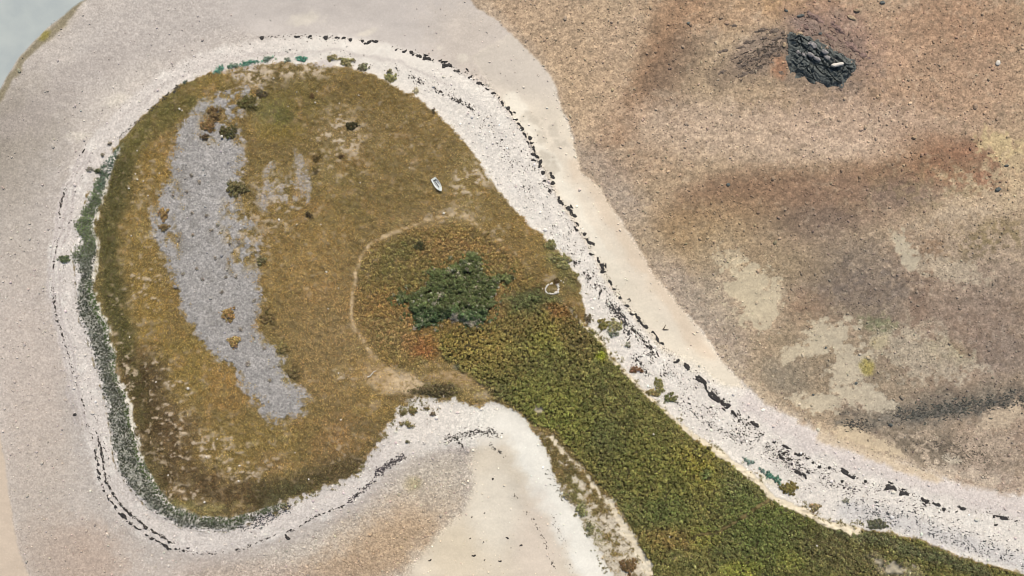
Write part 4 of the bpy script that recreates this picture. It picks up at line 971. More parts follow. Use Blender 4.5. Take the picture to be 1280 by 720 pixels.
def stone(name, meshes, u, v, du, dv, ang, label, cat, group=None, lift=0.0, hz=None, z=None):
    o = link(name, random.choice(meshes)); a, b = du * S / 2, dv * S / 2
    h = hz or min(a, b) * .9
    o.scale = (a, b * 1.2, h / .7 * .9); o.rotation_euler = (0, 0, math.radians(-ang))
    o.location = (float(wx(u)), float(wy(v)), (float(gz(u, v)) if z is None else z) + h * .35 + lift)
    return tag(o, label, cat, group)
LR = {'c': 'small white stone lying in the golden grass of the islet', 'w': 'small white stone in the dark grass along the west side of the islet', 's': 'small white stone in the brown plants at the south of the islet', 'n': 'small white stone in the olive grass at the north end of the islet', 'b': 'white stone showing among the green brambles on the neck'}
for (u, v, d, k) in [(173,189,2.2,'w'),(171,218,2.4,'w'),(174,225,2.8,'w'),(181,227,2.2,'w'),(201,217,2,'w'),(187,245,2.4,'w'),(163,236,3,'w'),(166,295,2.2,'w'),(164,421,2.4,'w'),(197,477,2.6,'w'),
                     (350,275,3.4,'c'),(409,340,3,'c'),(402,281,2.2,'c'),(424,466,2.4,'c'),(427,524,2.6,'c'),(411,386,2,'c'),(424,360,1.8,'c'),(555,267,3.5,'c'),(372,281,2,'c'),(512,210,2,'c'),(451,229,2,'c'),
                     (387,598,2.6,'s'),(370,565,2,'s'),(301,581,3,'s'),(300,600,3,'s'),(260,570,2.4,'s'),(258,626,3,'s'),(273,548,2.2,'s'),(212,593,2.6,'s'),
                     (395,129,2.6,'n'),(449,120,2.4,'n'),(425,130,2,'n'),(343,99,2.6,'n'),(226,137,3.2,'n'),(229,139,2.6,'n'),(372,116,1.8,'n'),(361,134,1.8,'n'),(397,115,2,'n'),
                     (815,541,2.6,'b'),(1017,679,2.6,'b'),(835,668,1.8,'b')]:
    stone('pale_stone', WS, u, v, d, d * .8, random.uniform(0, 180), LR[k], 'stone', LR[k].replace('small white stone', 'white stones').replace('white stone showing', 'white stones'), lift=.12 if k != 'b' else .85)
# ring of stones
G_R = 'stones of the stone ring'
for k in range(20):
    a = 2 * math.pi * k / 20 + random.uniform(-.08, .08)
    if 4.95 < a % (2 * math.pi) < 5.25: continue
    r_ = random.uniform(.92, 1.1)
    big = .2 < a < 1.0
    stone('ring_stone', WS, 690 + 8.2 * r_ * math.cos(a), 361 + 6.4 * r_ * math.sin(a), random.uniform(2.7, 3.6) * (1.35 if big else 1), random.uniform(2.1, 2.8) * (1.3 if big else 1), math.degrees(a) + 90, 'pale stone of the small stone ring at the edge of the brambles', 'stone', G_R, lift=.1)
for (u, v) in ((698,355),(699,358),(701,351),(704,353),(678,361)):
    stone('pale_stone', WS, u, v, 2.2, 1.8, random.uniform(0, 180), 'loose pale stone just outside the stone ring', 'stone', 'loose stones by the stone ring', lift=.12)
stone('pale_stone', WS, 237, 485, 3.6, 3.4, 0, 'white hollow looking stone in the grass left of the gravel tail', 'stone', lift=.15)
stone('pale_stone', WS, 280, 172, 3.6, 3.2, 20, 'bright white stone on the dark bush at the top of the gravel', 'stone', lift=.75)

# dark outcrop on the flat
OUT = [(986.7,41.7),(993,39),(1001,38.5),(1016,43),(1028,51),(1041,59),(1058,66),(1070,71),(1076,80),(1073,88),(1065,98),(1057,105),(1050,109),(1037,107),(1026,104),(1017,100),(1006,97),(998,93),(991,88),(988,81),(985.5,72),(986,60)]
def outcrop(name, poly, step, hmax, mat, strike, seed, ragged=0.0):
    poly = np.array(poly, float); r = np.random.default_rng(seed)
    gu = np.arange(poly[:, 0].min() - 3, poly[:, 0].max() + 3, step); gv = np.arange(poly[:, 1].min() - 3, poly[:, 1].max() + 3, step)
    d = seg_d(poly, True, gu[None], gv[:, None]); ins = inside(poly, gu[None], gv[:, None]); d = np.where(ins, d, -d)
    X, Y = np.meshgrid(gu, gv); a = math.radians(strike)
    p = (X * math.cos(a) + Y * math.sin(a)); q = (-X * math.sin(a) + Y * math.cos(a))
    Lt = r.random((64, 64))
    def vn(x, y):
        ia, ib = np.floor(x).astype(int), np.floor(y).astype(int); fa, fb = x - ia, y - ib
        g = lambda i, j: Lt[j % 64, i % 64]
        return g(ia, ib) * (1 - fa) * (1 - fb) + g(ia + 1, ib) * fa * (1 - fb) + g(ia, ib + 1) * (1 - fa) * fb + g(ia + 1, ib + 1) * fa * fb
    d = d + 1.2 * ragged * (vn(X / 6 + 3, Y / 6) - .5) + 2.2 * (vn(X / 4, Y / 4) - .5) + 1.5 * (vn(X / 1.7, Y / 1.7) - .5)
    beds = .8 * np.floor(vn(p / 18, q / 3.4) * 6) / 6 + .5 * np.floor(vn(p / 7 + 9, q / 1.8) * 3) / 3 + .3 * vn(p / 2.2, q / 1.6)
    z = hmax * sm(d, -1, 9) * (.35 + .75 * beds)
    cr = np.abs(vn(p / 12, q / 5 + 3) - .5) < .05; z = np.where(cr & (d > 1), z * .5, z)
    cr2 = np.abs(vn(p / 5 + 5, q / 9) - .5) < .05; z = np.where(cr2 & (d > 2), z * .7, z)
    z = np.where(d > 0, z, -.3)
    keepv = d > -1.2; cells = keepv[:-1, :-1] & keepv[1:, :-1] & keepv[:-1, 1:] & keepv[1:, 1:]
    ny, nx = X.shape; ii = np.arange(nx * ny).reshape(ny, nx)
    qd = np.stack([ii[1:, :-1], ii[1:, 1:], ii[:-1, 1:], ii[:-1, :-1]], -1)[cells]
    us_, inv = np.unique(qd, return_inverse=True)
    Xj = X + (r.random(X.shape) - .5) * step * .5; Yj = Y + (r.random(X.shape) - .5) * step * .5
    cu_, cv_ = poly.mean(0); base = float(np.median(gz(poly[:, 0], poly[:, 1])))
    Vv = np.stack([wx(Xj) - wx(cu_), wy(Yj) - wy(cv_), z], -1).reshape(-1, 3)[us_]
    o = link(name, big_mesh(name, Vv, inv.reshape(-1, 4), mat)); o.location = (float(wx(cu_)), float(wy(cv_)), base)
    def top(u, v): return base + float(z[int(np.clip(round((v - gv[0]) / step), 0, ny - 1)), int(np.clip(round((u - gu[0]) / step), 0, nx - 1))])
    return o, top
o, otop = outcrop('rock_outcrop', OUT, .8, 1.7, DARK_ROCK, 38, 5, ragged=6)
tag(o, 'dark grey green fissured rock outcrop rising from the brown tidal flat', 'rock')
stone('white_boulder', [stone_mesh('white_boulder', WHITE_STONE, 251, .3, .8, .6)], 1046, 81.5, 16, 5.5, -9, 'long bright white boulder lying on the dark rock outcrop', 'boulder', hz=.7, z=otop(1046, 81))
for (u, v, a, b, lb) in [(1015.5,56.5,10,6,'large pale pinkish boulder near the top of the dark outcrop'),(1006,68,7,5,'pale boulder on the left half of the dark outcrop'),(1013,69,8,4,'flat pale boulder in the middle of the dark outcrop'),(1021,74,9,4,'long grey boulder left of the white boulder on the outcrop'),
                        (1030,66,8,4,'pale boulder above the white boulder on the outcrop'),(1034,72,8,4,'tilted pale boulder touching others above the white boulder'),(1042,75,8,4,'grey boulder directly above the white boulder on the outcrop'),(999,65,5,4,'small pale boulder at the left rim of the dark outcrop')]:
    stone('grey_boulder', PS, u, v, a * 1.2, b * 1.25, 28, lb, 'boulder', 'pale boulders on the dark outcrop', z=otop(u, v))
stone('tan_boulder', TS, 1001.5, 41, 9, 7, 0, 'round tan boulder at the top edge of the dark outcrop', 'boulder', hz=.9)
stone('tan_boulder', TS, 983, 54, 5, 8, 0, 'tan boulder at the left edge of the dark outcrop', 'boulder', hz=.6)
for (u, v, a, b, an, lb) in [(1003,17.5,10,4,-12,'black flat rock above the dark outcrop on the flat'),(1028,40,5,4,0,'small round black rock at the upper right of the outcrop'),(985,11,5,3,20,'small black rock at the top of the flat left of the black flat rock'),(1106,1,7,4,0,'dark rock at the very top of the flat'),
                         (1251,236,7,5,-20,'black rock in the yellowish sand near the right edge'),(1073,479.5,4,4,0,'black rock on the pale sand patch below the yellow weed'),(1035,435,3,2.5,0,'tiny black rock on the upper pale sand patch'),(1019,494,3,2.5,0,'tiny black rock on the lower pale sand patch'),
                         (1116,532,6,4,20,'black rock at the left end of the dark weedy band'),(1262,206,6,3,0,'dark rock on the reddish ground near the right edge'),(912,230,5,4,30,'lone dark rock on the brown flat right of the sand strip'),(862,27,5,3,0,'small dark rock on the brown streak of the upper flat')]:
    stone('dark_rock', DS, u, v, a, b, an, lb, 'rock')
stone('tan_boulder', TS, 1074, 11, 8, 5, 10, 'pale tan boulder at the top of the flat right of the outcrop', 'boulder', hz=.7)
stone('tan_boulder', TS, 1068, 20, 12, 6, 25, 'broad pale tan slab above the right end of the outcrop', 'boulder', hz=.35)
stone('pale_stone', WS, 1251, 77, 6, 8, 20, 'pale stone alone on the brown flat near the right edge', 'stone', hz=.5)
LEDGE = []
for k, (u, v, l, w_, an) in enumerate([(927,57,11,3,-20),(931,80,18,4,-8),(946,71,18,4,-22),(960,66,20,5,-22),(972,59,18,5,-18),(954,60,12,3,-12),(975,46,12,4,-25),(957,46,10,3,-5),(935,68,10,3,-20),(950,83,14,4,-25),(966,76,10,3,15),(981,38,8,4,-60),(940,88,14,4,-22),(918,30,10,3,0),(974,67,9,4,-20),(905,62,14,3,-10),(922,70,16,4,-25),(938,50,20,4,-14),(952,36,18,4,-8),(970,36,14,5,-20),(930,92,16,4,-30),(905,88,12,4,-20),(980,90,10,4,20)]):
    hx, hy = l / 2, w_ / 2 + .6; a = math.radians(an); pl = []
    for t in np.linspace(0, 2 * math.pi, 12, endpoint=False):
        x, y = hx * math.cos(t) * random.uniform(.8, 1.15), hy * math.sin(t) * random.uniform(.7, 1.3)
        pl.append((u + x * math.cos(a) - y * math.sin(a), v + x * math.sin(a) + y * math.cos(a)))
    o, _ = outcrop('rock_ledge', pl, .8, random.uniform(.9, 1.6), BROWN_ROCK, an, 300 + k, ragged=2)
    tag(o, 'low dark brown rock ledge left of the dark grey outcrop', 'rock', 'brown rock ledges beside the outcrop')
for k, (u, v, l, w_, an) in enumerate([(1022,20,26,7,35),(1050,33,26,8,38),(1066,55,24,8,35),(1085,68,18,6,20),(1040,44,18,5,30),(1006,30,14,5,20)]):
    a = math.radians(an); pl = []
    for t in np.linspace(0, 2 * math.pi, 14, endpoint=False):
        x, y = l / 2 * math.cos(t) * random.uniform(.8, 1.15), w_ / 2 * math.sin(t) * random.uniform(.7, 1.3)
        pl.append((u + x * math.cos(a) - y * math.sin(a), v + x * math.sin(a) + y * math.cos(a)))
    if k == 0: MAUVE = rock_mat('mauve_rock', (96, 76, 68), (176, 142, 124), .9)
    o, _ = outcrop('rock_ledge', pl, .9, random.uniform(.8, 1.3), MAUVE, an, 340 + k, ragged=2)
    tag(o, 'low reddish mauve rock ledge behind the dark grey outcrop', 'rock', 'mauve rock ledges above the outcrop')

# ------------------------------------------------------------------ shrubs standing alone
STEM = rock_mat('woody_stem', (70, 56, 42), (120, 100, 80), 3.0)
def shrub(u, v, du, dv, rgb, label, cat='bush', hgt=None, leaf=.17, dens=1.0, ang=0.0, name='bush', group=None, poly=None):
    a_, b_ = du * S / 2, dv * S / 2; h = hgt or min(1.5, .45 + .35 * min(a_, b_))
    n = max(6, int(a_ * b_ * 13 * dens)); z0 = float(gz(u, v))
    r = np.sqrt(rng.random(n)); r = np.where(rng.random(n) < .18, r * 1.3, r * .95); t = rng.random(n) * 2 * np.pi; lob = 1 + .22 * np.sin(3 * t + u) + .14 * np.sin(5 * t + v)
    x, y = a_ * .86 * r * np.cos(t) * lob, b_ * .86 * r * np.sin(t) * lob; an = math.radians(-ang)
    xx, yy = x * math.cos(an) - y * math.sin(an), x * math.sin(an) + y * math.cos(an)
    zz = h * .55 * (1 - r ** 2) * (.6 + .6 * rng.random(n))
    uu, vv = u + xx / S, v - yy / S
    rgb = (np.asarray(rgb) * .72 + np.mean(rgb) * .22) * np.array((1.05, 1.0, .97))
    tone = np.exp(rng.normal(0, .16, (n, 1)))
    V, F, c = clumps(uu, vv, .4, .38, 22, leaf, np.tile(alb(rgb, KV * .74), (n, 1)) * tone, z=gz(uu, vv) + zz, cl=.18, flat=.7)
    V = V - np.array([wx(u), wy(v), z0])
    e = bpy.data.objects.new(name, None); COL.objects.link(e); e.location = (float(wx(u)), float(wy(v)), z0); e.empty_display_size = .3
    tag(e, label, cat, group)
    link('foliage', big_mesh('foliage', V, F, LEAF, c), e)
    k = min(7, max(3, int(n / 3))); sv, sf = [], []
    for i in range(k):                                   # stems fan out of one stool
        tx, ty, tz = xx[i % n] * .8, yy[i % n] * .8, zz[i % n] + .3; rr = .035
        for j in range(5):
            w = 2 * math.pi * j / 5; sv.append((rr * math.cos(w) * 1.4, rr * math.sin(w) * 1.4, -.08))
        for j in range(5):
            w = 2 * math.pi * j / 5; sv.append((tx + rr * .6 * math.cos(w), ty + rr * .6 * math.sin(w), tz))
        for j in range(5): sf.append((i*10+j, i*10+(j+1)%5, i*10+5+(j+1)%5, i*10+5+j))
    link('stems', big_mesh('stems', np.array(sv), np.array(sf), STEM), e)
    return e
# thorn thicket in the middle
n_all = 2500; pu = rng.uniform(484, 645, n_all * 6); pv = rng.uniform(314, 414, n_all * 6)
ok = (sD + 3.5 * F1 + 3.5 * M2 + 4 * G2)[ij(pu, pv)] > np.where(rng.random(len(pu)) < .1, -9, 1.0 + 3 * rng.random(len(pu)) ** 3); pu, pv = pu[ok][:n_all], pv[ok][:n_all]
hz_ = 1.7 * sm(sD[ij(pu, pv)], -3, 10) * (.5 + .6 * rng.random(len(pu))) * (1 + .7 * F1[ij(pu, pv)] + .5 * M1[ij(pu, pv)])
tw = sm(M2[ij(pu, pv)] + .7 * F1[ij(pu, pv)] - .012 * np.abs(pu - 570), -.15, .35)
dg = sm(pv + 6 * M1[ij(pu, pv)], 378, 392)[:, None]
cc = np.tile(alb((92, 98, 60), KV), (len(pu), 1)); cc = cc * (1 - dg) + alb((80, 94, 60), KV) * dg
cc = cc * (1 + .28 * M1 + .22 * F2)[ij(pu, pv)][:, None]; cc = np.clip(cc, .01, .5)
e = bpy.data.objects.new('thorn_thicket', None); COL.objects.link(e); z0 = float(gz(565, 365)); e.location = (float(wx(565)), float(wy(365)), z0)
tag(e, 'large dark green thorn thicket in the middle of the islet with grey bare twigs showing', 'thicket')
org = np.array([wx(565), wy(365), z0])
kp = tw < .6
V, F, c = clumps(pu[kp], pv[kp], .52, .5, 34, .17, cc[kp], z=gz(pu[kp], pv[kp]) + hz_[kp], cl=.3, amt=.25, flat=1.0)
link('foliage', big_mesh('foliage', V - org, F, LEAF, c), e)
kp = ~kp | (rng.random(len(pu)) < .12)
V, F, c = clumps(pu[kp], pv[kp], .6, .6, 22, .2, np.tile(alb((164, 154, 132), KV), (kp.sum(), 1)), z=gz(pu[kp], pv[kp]) + hz_[kp] * .9, cl=.2)
V2 = (V - org).reshape(-1, 4, 3); mid = V2.mean(1, keepdims=True); V2[:, (1, 3)] = mid + (V2[:, (1, 3)] - mid) * .5; V2[:, (0, 2)] = mid + (V2[:, (0, 2)] - mid) * 1.35
link('bare_twigs', big_mesh('bare_twigs', V2.reshape(-1, 3), F, LEAF, c), e)
SH = [(636,347,13,11,(60,66,36),'small round dark bush just right of the thorn thicket'),
 (525,308,18,11,(66,68,40),'dark low bush above the thorn thicket inside the ring path'),
 (297,236,30,22,(98,94,56),'olive bush in the middle of the gravel bed, upper right side'),
 (288,166,24,20,(84,82,46),'dark green bush carrying a white stone at the top of the gravel'),
 (257,173,10,10,(82,70,48),'small brown bush at the upper left of the gravel'),
 (270,143,16,22,(108,88,52),'brown green bush on the narrow upper part of the gravel'),
 (262,158,20,16,(122,98,58),'golden brown bush left of the dark bush at the top of the gravel'),
 (312,130,26,22,(92,88,46),'broad olive bush on the upper right of the gravel'),
 (328,118,16,10,(84,76,52),'dark bush right above the broad olive bush on the gravel'),
 (440,158,18,10,(62,60,34),'dark flat bush in the northern grass of the islet'),
 (397,198,12,10,(96,82,44),'round brown cushion bush right of the narrow gravel strip'),
 (396,212,10,8,(104,90,50),'second cushion bush below the round brown one by the gravel strip'),
 (387,269,10,9,(62,54,34),'round dark cushion bush below the narrow gravel strip'),
 (428,197,6,6,(84,66,40),'tiny dark cushion bush in the grass right of the gravel strip'),
 (391,121,8,6,(96,76,44),'tiny brown bush in the grass near the north of the islet'),
 (288,393,18,20,(140,116,64),'upper of two golden grass islands in the gravel tail'),
 (295,427,16,16,(140,118,66),'lower of two golden grass islands in the gravel tail'),
 (207,268,14,18,(136,112,64),'golden tuft island on the left side of the gravel bed'),
 (207,284,14,10,(120,104,64),'lower green brown tuft island on the left side of the gravel bed'),
 (328,326,12,12,(96,96,60),'green tuft at the right edge of the gravel bed'),
 (336,395,20,24,(112,98,56),'olive bush on the right rim of the gravel bed'),
 (355,435,16,20,(112,102,58),'olive bush on the right rim of the gravel tail, upper one'),
 (369,465,20,22,(104,92,54),'olive bush on the right rim of the gravel tail, lower one'),
 (415,73,13,10,(128,124,80),'leftmost pale olive bush on the white shingle at the north shore'),
 (434,77,22,11,(126,122,78),'broad pale olive bush in the middle of the north shore row'),
 (455,84,16,10,(112,112,80),'grey olive bush at the right end of the north shore row'),
 (488,90,8,7,(104,102,70),'small dark bush above the yellow green bush on the north shore'),
 (489,97,18,11,(134,134,80),'yellow green bush on the white shingle of the north shore'),
 (520,113,8,8,(150,146,112),'faint small bush on the shingle right of the yellow green bush'),
 (542,139,7,7,(86,78,54),'small dark bush at the grass edge of the northeast shore'),
 (768,407,22,17,(130,130,84),'round pale green bush on the white shingle beside the brambles'),
 (754,405,15,18,(110,106,54),'olive bush touching the round pale green bush on the shingle'),
 (767,417,14,9,(110,118,98),'grey green bush below the round pale green bush'),
 (784,431,10,7,(124,126,104),'small grey green bush on the shingle left of the seaweed'),
 (795,462,18,9,(112,84,56),'reddish brown bush at the foot of the brambles on the east beach'),
 (824,482,14,26,(116,116,66),'upright olive bush on the shingle of the east beach'),
 (838,497,18,14,(100,104,60),'green bush at the lower right end of the east beach group'),
 (815,490,16,10,(122,114,66),'yellowish low bush left of the upright olive bush'),
 (986,610,26,19,(104,98,48),'round olive bush standing alone beside the teal sea kale'),
 (1019,634,16,11,(132,120,80),'dry yellowish bush on the sandy rim of the lower east beach'),
 (1057,626,8,6,(120,126,104),'tiny grey green bush alone on the lower east shingle'),
 (1096,655,30,14,(90,94,70),'grey green bush at the edge of the brambles on the lower east beach'),
 (735,398,12,12,(92,84,58),'dark bush between the ring of stones and the pale green bush'),
 (688,306,18,14,(114,114,66),'green bush at the northeast rim of the grass'),
 (703,327,26,20,(120,120,72),'broad green bush at the rim of the grass above the stone ring'),
 (716,346,14,14,(112,106,60),'yellow green bush right above the stone ring'),
 (695,352,9,8,(80,66,36),'small dark brown bush touching the stone ring'),
 (708,619,13,12,(128,124,84),'round grey green bush at the sandy edge of the bay'),
 (726,637,16,20,(120,124,76),'green bush on the bay sand below the round grey green one'),
 (737,660,12,22,(116,118,78),'long green bush at the lower edge of the bay scrub'),
 (785,706,24,22,(104,84,50),'brown bush in the sandy scrub near the bottom edge'),
 (516,513,14,11,(112,104,60),'green bush on the white sand at the head of the bay'),
 (504,514,10,12,(112,104,62),'small green bush left of the green one at the bay head'),
 (511,531,11,12,(114,108,66),'olive bush below the pair at the head of the bay'),
 (541,518,8,7,(104,92,74),'small grey brown bush on the bay head sand'),
 (534,510,9,6,(110,102,64),'tiny olive bush right of the pair at the bay head'),
 (502,530,7,6,(110,104,70),'tiny grey green bush left of the olive bush at the bay head'),
 (509,552,5,5,(86,84,60),'tiny dark bush alone on the bay shingle'),
 (545,487,60,18,(92,84,52),'wide dark scrub bush at the head of the bay below the brown path'),
 (80,324,18,10,(84,98,66),'green bush jutting out onto the western shingle'),
 (137,180,6,5,(116,112,96),'tiny grey bush on the western shingle, uppermost'),
 (129,194,6,6,(118,114,98),'tiny grey bush on the western shingle below the uppermost'),
 (112,212,10,6,(116,116,102),'slanting small grey bush on the western shingle'),
 (123,214,10,7,(72,82,50),'dark green bush leaning out of the western fringe'),
 (232,103,6,5,(86,104,90),'small blue green bush at the northwest rim of the grass')]
for (u, v, a, b, rgb, lb) in SH: shrub(u, v, a, b, rgb, lb, leaf=.15 if a < 14 else .18)
for (u, v, a, b, an, rgb, lb) in [(275,87,14,8,-35,(72,146,122),'leftmost teal sea kale mat on the north shore'),(292,83,18,6,-8,(96,136,112),'faded grey green sea kale mat right of the leftmost teal one'),(310,79,26,6,-10,(64,146,118),'long teal sea kale mat on the north shore'),(335,74,16,7,-12,(112,140,122),'grey teal sea kale mat in the middle of the north shore'),
                               (377,74,16,8,0,(52,146,118),'bright teal sea kale mat, rightmost on the north shore'),(360,75,12,5,0,(128,142,124),'pale grey sea kale mat left of the bright teal one'),
                               (962,594,14,9,30,(60,134,112),'teal sea kale mat on the east beach, upper of two'),(971,600,14,8,35,(64,128,100),'teal sea kale mat beside the round olive bush'),(936,577,15,8,25,(112,142,132),'dull blue green sea kale mat on the rim of the brambles'),(953,588,10,6,40,(108,146,138),'small blue green sea kale mat between the brambles and the teal ones')]:
    rgb = tuple(.62 * np.array(rgb) + .38 * np.array((104, 122, 104)) - 6)
    shrub(u, v, a, b, rgb, lb, 'sea kale', hgt=.3, leaf=.15, dens=1.1, ang=an, name='sea_kale')
L_G = 'tiny dark plant growing alone on the grey gravel bed'
for (u, v, d) in [(241,220,5),(251,228,4),(219,245,6),(242,267,4),(260,270,4),(273,282,4),(243,294,3),(266,288,5),(271,323,4),(231,343,4),(285,347,4),(297,346,4),(255,349,4),(248,336,3),(279,365,5),(303,411,4),(311,455,5),(332,435,4),(350,457,4),(338,475,4),(319,376,4),(312,453,3),(300,303,3),(289,305,3),(225,300,3),(236,240,3)]:
    shrub(u, v, d, d, (126, 122, 108), L_G, 'plant', hgt=.2, leaf=.12, name='gravel_plant', group='small plants on the gravel bed')

# ------------------------------------------------------------------ driftwood
WOOD = rock_mat('driftwood', (70, 62, 52), (112, 100, 84), 3.0); PALEWOOD = rock_mat('pale_driftwood', (206, 192, 168), (232, 222, 204), 3.0)
def branch(name, segs, mat, label):
    """forked limb: tapered tubes grown from one joint, as one body"""
    sv, sf = [], []
    u0, v0 = segs[0][0][0]; z0 = float(gz(u0, v0))
    for P_, r0, r1 in segs:
        o = len(sv); n = len(P_)
        for i, (u, v) in enumerate(P_):
            q = P_[min(i + 1, n - 1)]; p = P_[max(i - 1, 0)]; dx, dy = (q[0] - p[0]), -(q[1] - p[1]); l = math.hypot(dx, dy) or 1
            nx_, ny_ = -dy / l, dx / l; r = r0 + (r1 - r0) * i / (n - 1)
            for j in range(7):
                w = 2 * math.pi * j / 7; sv.append((float(wx(u) - wx(u0)) + nx_ * r * math.cos(w), float(wy(v) - wy(v0)) + ny_ * r * math.cos(w), r * .8 + r * math.sin(w) + .1 * math.sin(i * 1.7)))
        for i in range(n - 1):
            for j in range(7): sf.append((o+i*7+j, o+i*7+(j+1)%7, o+(i+1)*7+(j+1)%7, o+(i+1)*7+j))
    o_ = link(name, big_mesh(name, np.array(sv), np.array(sf), mat)); o_.location = (float(wx(u0)), float(wy(v0)), z0)
    return tag(o_, label, 'driftwood')
branch('driftwood', [([(829.5,412),(831.5,409),(833,406)], .2, .08), ([(829.5,412),(832.5,412),(836.5,412.4)], .2, .1)], WOOD, 'forked dark driftwood branch lying on the pale sand strip')
branch('driftwood', [([(785,374.5),(787,373),(789,376),(786,378)], .15, .1)], WOOD, 'small curled dark driftwood stick at the edge of the sand strip')
branch('driftwood', [([(460,471),(463.5,469.5),(466,466)], .22, .14), ([(463.5,469.5),(468,464),(471,463)], .2, .1)], PALEWOOD, 'bleached crooked driftwood branch in the grass near the trampled path end')

# ------------------------------------------------------------------ the boat
GEL = new_mat('white_gelcoat')[0]; b = GEL.node_tree.nodes['Principled BSDF']
nz = N(GEL.node_tree, 'ShaderNodeTexNoise', Scale=3.0, Detail=4.0); rp = N(GEL.node_tree, 'ShaderNodeValToRGB'); rp.color_ramp.elements[0].position = .3; rp.color_ramp.elements[1].position = .7
rp.color_ramp.elements[0].color = (.52, .53, .48, 1); rp.color_ramp.elements[1].color = (.66, .67, .61, 1)
GEL.node_tree.links.new(nz.outputs[0], rp.inputs[0]); GEL.node_tree.links.new(rp.outputs[0], b.inputs['Base Color']); b.inputs['Roughness'].default_value = .35
BOAT_IN = rock_mat('boat_interior', (128, 128, 132), (172, 172, 176), 2.0, .6); BOAT_DK = rock_mat('boat_dark_fitting', (58, 58, 62), (92, 92, 98), 2.0, .6)
bow, stern = np.array([wx(552.7), wy(239.7)]), np.array([wx(542.0), wy(223.4)])
bd = bow - stern; BL = float(np.hypot(*bd)); ba = math.atan2(bd[1], bd[0]); bc = (bow + stern) / 2
be = bpy.data.objects.new('rowing_boat', None); COL.objects.link(be)
be.location = (float(bc[0]), float(bc[1]), float(gz(547, 231.5)) + .12); be.rotation_euler = (math.radians(3), 0, ba)
tag(be, 'small white open boat with pale foredeck lying on the golden grass', 'boat')
def half(t): return 1.08 * (0.80 + .36 * t) if t < .42 else max(0.0, 1.08 * .951 * (1 - ((t - .42) / .58) ** 2.3) ** .8)
nS = 18; ts = np.linspace(0, 1, nS); sheer = .62 + .22 * ts ** 2
def ring_pts(t, sh, inset, zb):   # port gunwale -> keel -> starboard gunwale
    w = max(half(t) - inset, .012); x = -BL / 2 + t * (BL - inset * (2.2 if t > .9 else 1.0)) + (inset * .6 if t < .1 else 0)
    return [(x, w, sh), (x, w * .93, sh * .6 + zb * .4), (x, w * .7, sh * .2 + zb * .8), (x, 0, zb), (x, -w * .7, sh * .2 + zb * .8), (x, -w * .93, sh * .6 + zb * .4), (x, -w, sh)]
V, F = [], []
for t, sh in zip(ts, sheer): V += ring_pts(t, sh, 0, .0 + .25 * t ** 4)
for t, sh in zip(ts, sheer): V += ring_pts(t, sh - .015, .13, .16 + .25 * t ** 4)
n7 = nS * 7
for i in range(nS - 1):
    for j in range(6):
        F.append((i*7+j, i*7+j+1, (i+1)*7+j+1, (i+1)*7+j)); F.append((n7+i*7+j, n7+(i+1)*7+j, n7+(i+1)*7+j+1, n7+i*7+j+1))
    for j in (0, 6): F.append((i*7+j, (i+1)*7+j, n7+(i+1)*7+j, n7+i*7+j))
for j in range(6): F.append((j, n7+j, n7+j+1, j+1)); F.append(((nS-1)*7+j, (nS-1)*7+j+1, n7+(nS-1)*7+j+1, n7+(nS-1)*7+j))
me = bpy.data.meshes.new('hull'); me.from_pydata(V, [], F)
# transom: close the stern below the gunwale on both skins
me.from_pydata if False else None
me.update(); me.materials.append(GEL)
hull = link('hull', me, be)
def slab(name, pts, z, th, mat, dz=0.0):
    n = len(pts); V = [(x, y, z + dz * (x + BL / 2) / BL + th) for x, y in pts] + [(x, y, z + dz * (x + BL / 2) / BL) for x, y in pts]
    F = [tuple(range(n)), tuple(range(2 * n - 1, n - 1, -1))] + [(i, n + i, n + (i + 1) % n, (i + 1) % n) for i in range(n)]
    m = bpy.data.meshes.new(name); m.from_pydata(V, [], F); m.update(); m.materials.append(mat)
    if m.polygons[0].normal.z < 0: m.flip_normals()
    return link(name, m, be)
def xs_(t): return -BL / 2 + t * BL
def outline(t0, t1, ins, n=9, frac=1.0):
    tt = np.linspace(t0, t1, n)
    a = [(xs_(t), max(half(t) - ins, .02) * frac) for t in tt]; return a + [(x, -y) for x, y in a[::-1]]
slab('transom', [(xs_(.0) + .01, .76), (xs_(.0) + .085, .76), (xs_(.0) + .085, -.76), (xs_(.0) + .01, -.76)], .1, .5, GEL)
slab('floor', outline(.04, .8, .24), .2, .04, BOAT_DK)
slab('foredeck', outline(.74, .965, .10, 12), .645, .05, GEL, .17)
slab('stern_seat', [(xs_(.02), .62), (xs_(.13), .66), (xs_(.13), -.66), (xs_(.02), -.62)], .44, .05, GEL)
slab('thwart', [(xs_(.60), .78), (xs_(.66), .74), (xs_(.66), -.74), (xs_(.60), -.78)], .48, .05, GEL)
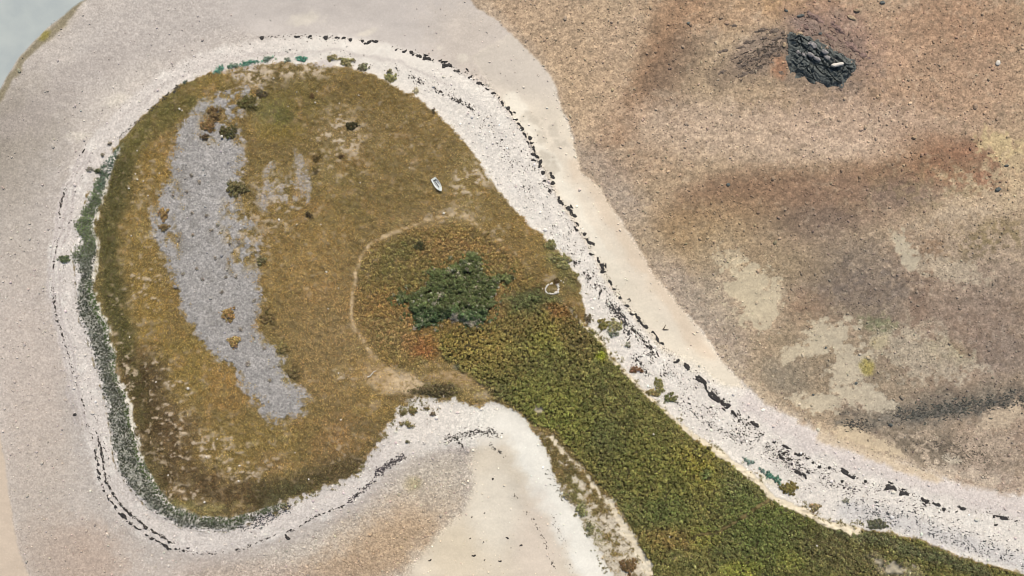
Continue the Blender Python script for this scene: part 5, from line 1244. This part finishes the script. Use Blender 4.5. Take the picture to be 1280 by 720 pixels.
slab('centre_box', [(xs_(.24), .36), (xs_(.72), .32), (xs_(.72), -.32), (xs_(.24), -.36)], .24, .3, GEL)
slab('seat_pad', [(xs_(.26), .13), (xs_(.70), .13), (xs_(.70), -.17), (xs_(.26), -.17)], .542, .06, BOAT_DK)
for sy in (1, -1): slab('side_bench', [(xs_(.16), sy * .58), (xs_(.5), sy * .66), (xs_(.5), sy * .82), (xs_(.16), sy * .74)], .42, .05, GEL if sy < 0 else BOAT_IN)
slab('engine_mount', [(xs_(.135), .5), (xs_(.19), .5), (xs_(.19), -.1), (xs_(.135), -.1)], .26, .2, BOAT_DK)

# ------------------------------------------------------------------ light, sky, camera
w = bpy.data.worlds.new('World'); scene.world = w; w.use_nodes = True
sky = w.node_tree.nodes.new('ShaderNodeTexSky'); sky.sky_type = 'NISHITA'; sky.sun_disc = False
EL, AZ = 50.0, 14.0            # the sun stands north-north-east (top of the survey)
sky.sun_elevation = math.radians(EL); sky.sun_rotation = math.radians(AZ)
bg = w.node_tree.nodes['Background']; w.node_tree.links.new(sky.outputs[0], bg.inputs[0]); bg.inputs[1].default_value = 0.09
ld = bpy.data.lights.new('sun', 'SUN'); ld.energy = 3.6; ld.angle = math.radians(.53); ld.color = (1, .945, .865)
lo = bpy.data.objects.new('sun', ld); COL.objects.link(lo); lo.rotation_euler = (math.radians(90 - EL), 0, math.radians(180 - AZ)); lo.location = (0, 0, 100)
cam = bpy.data.cameras.new('camera'); co = bpy.data.objects.new('camera', cam); COL.objects.link(co)
hgt = 216.0; cam.sensor_width = 36; cam.lens = 36 * hgt / (1280 * S); cam.clip_end = 30000; cam.clip_start = 1
co.location = (0, 0, hgt + 1.0); co.rotation_euler = (0, 0, 0)
scene.camera = co
scene.cycles.pixel_filter_type = 'BLACKMAN_HARRIS'; scene.cycles.filter_width = 1.0
vw = scene.view_settings; vw.view_transform = 'Standard'; vw.look = 'None'; vw.gamma = 1; vw.exposure = 0.5; vw.use_curve_mapping = False
print('weeds', wcount[0])
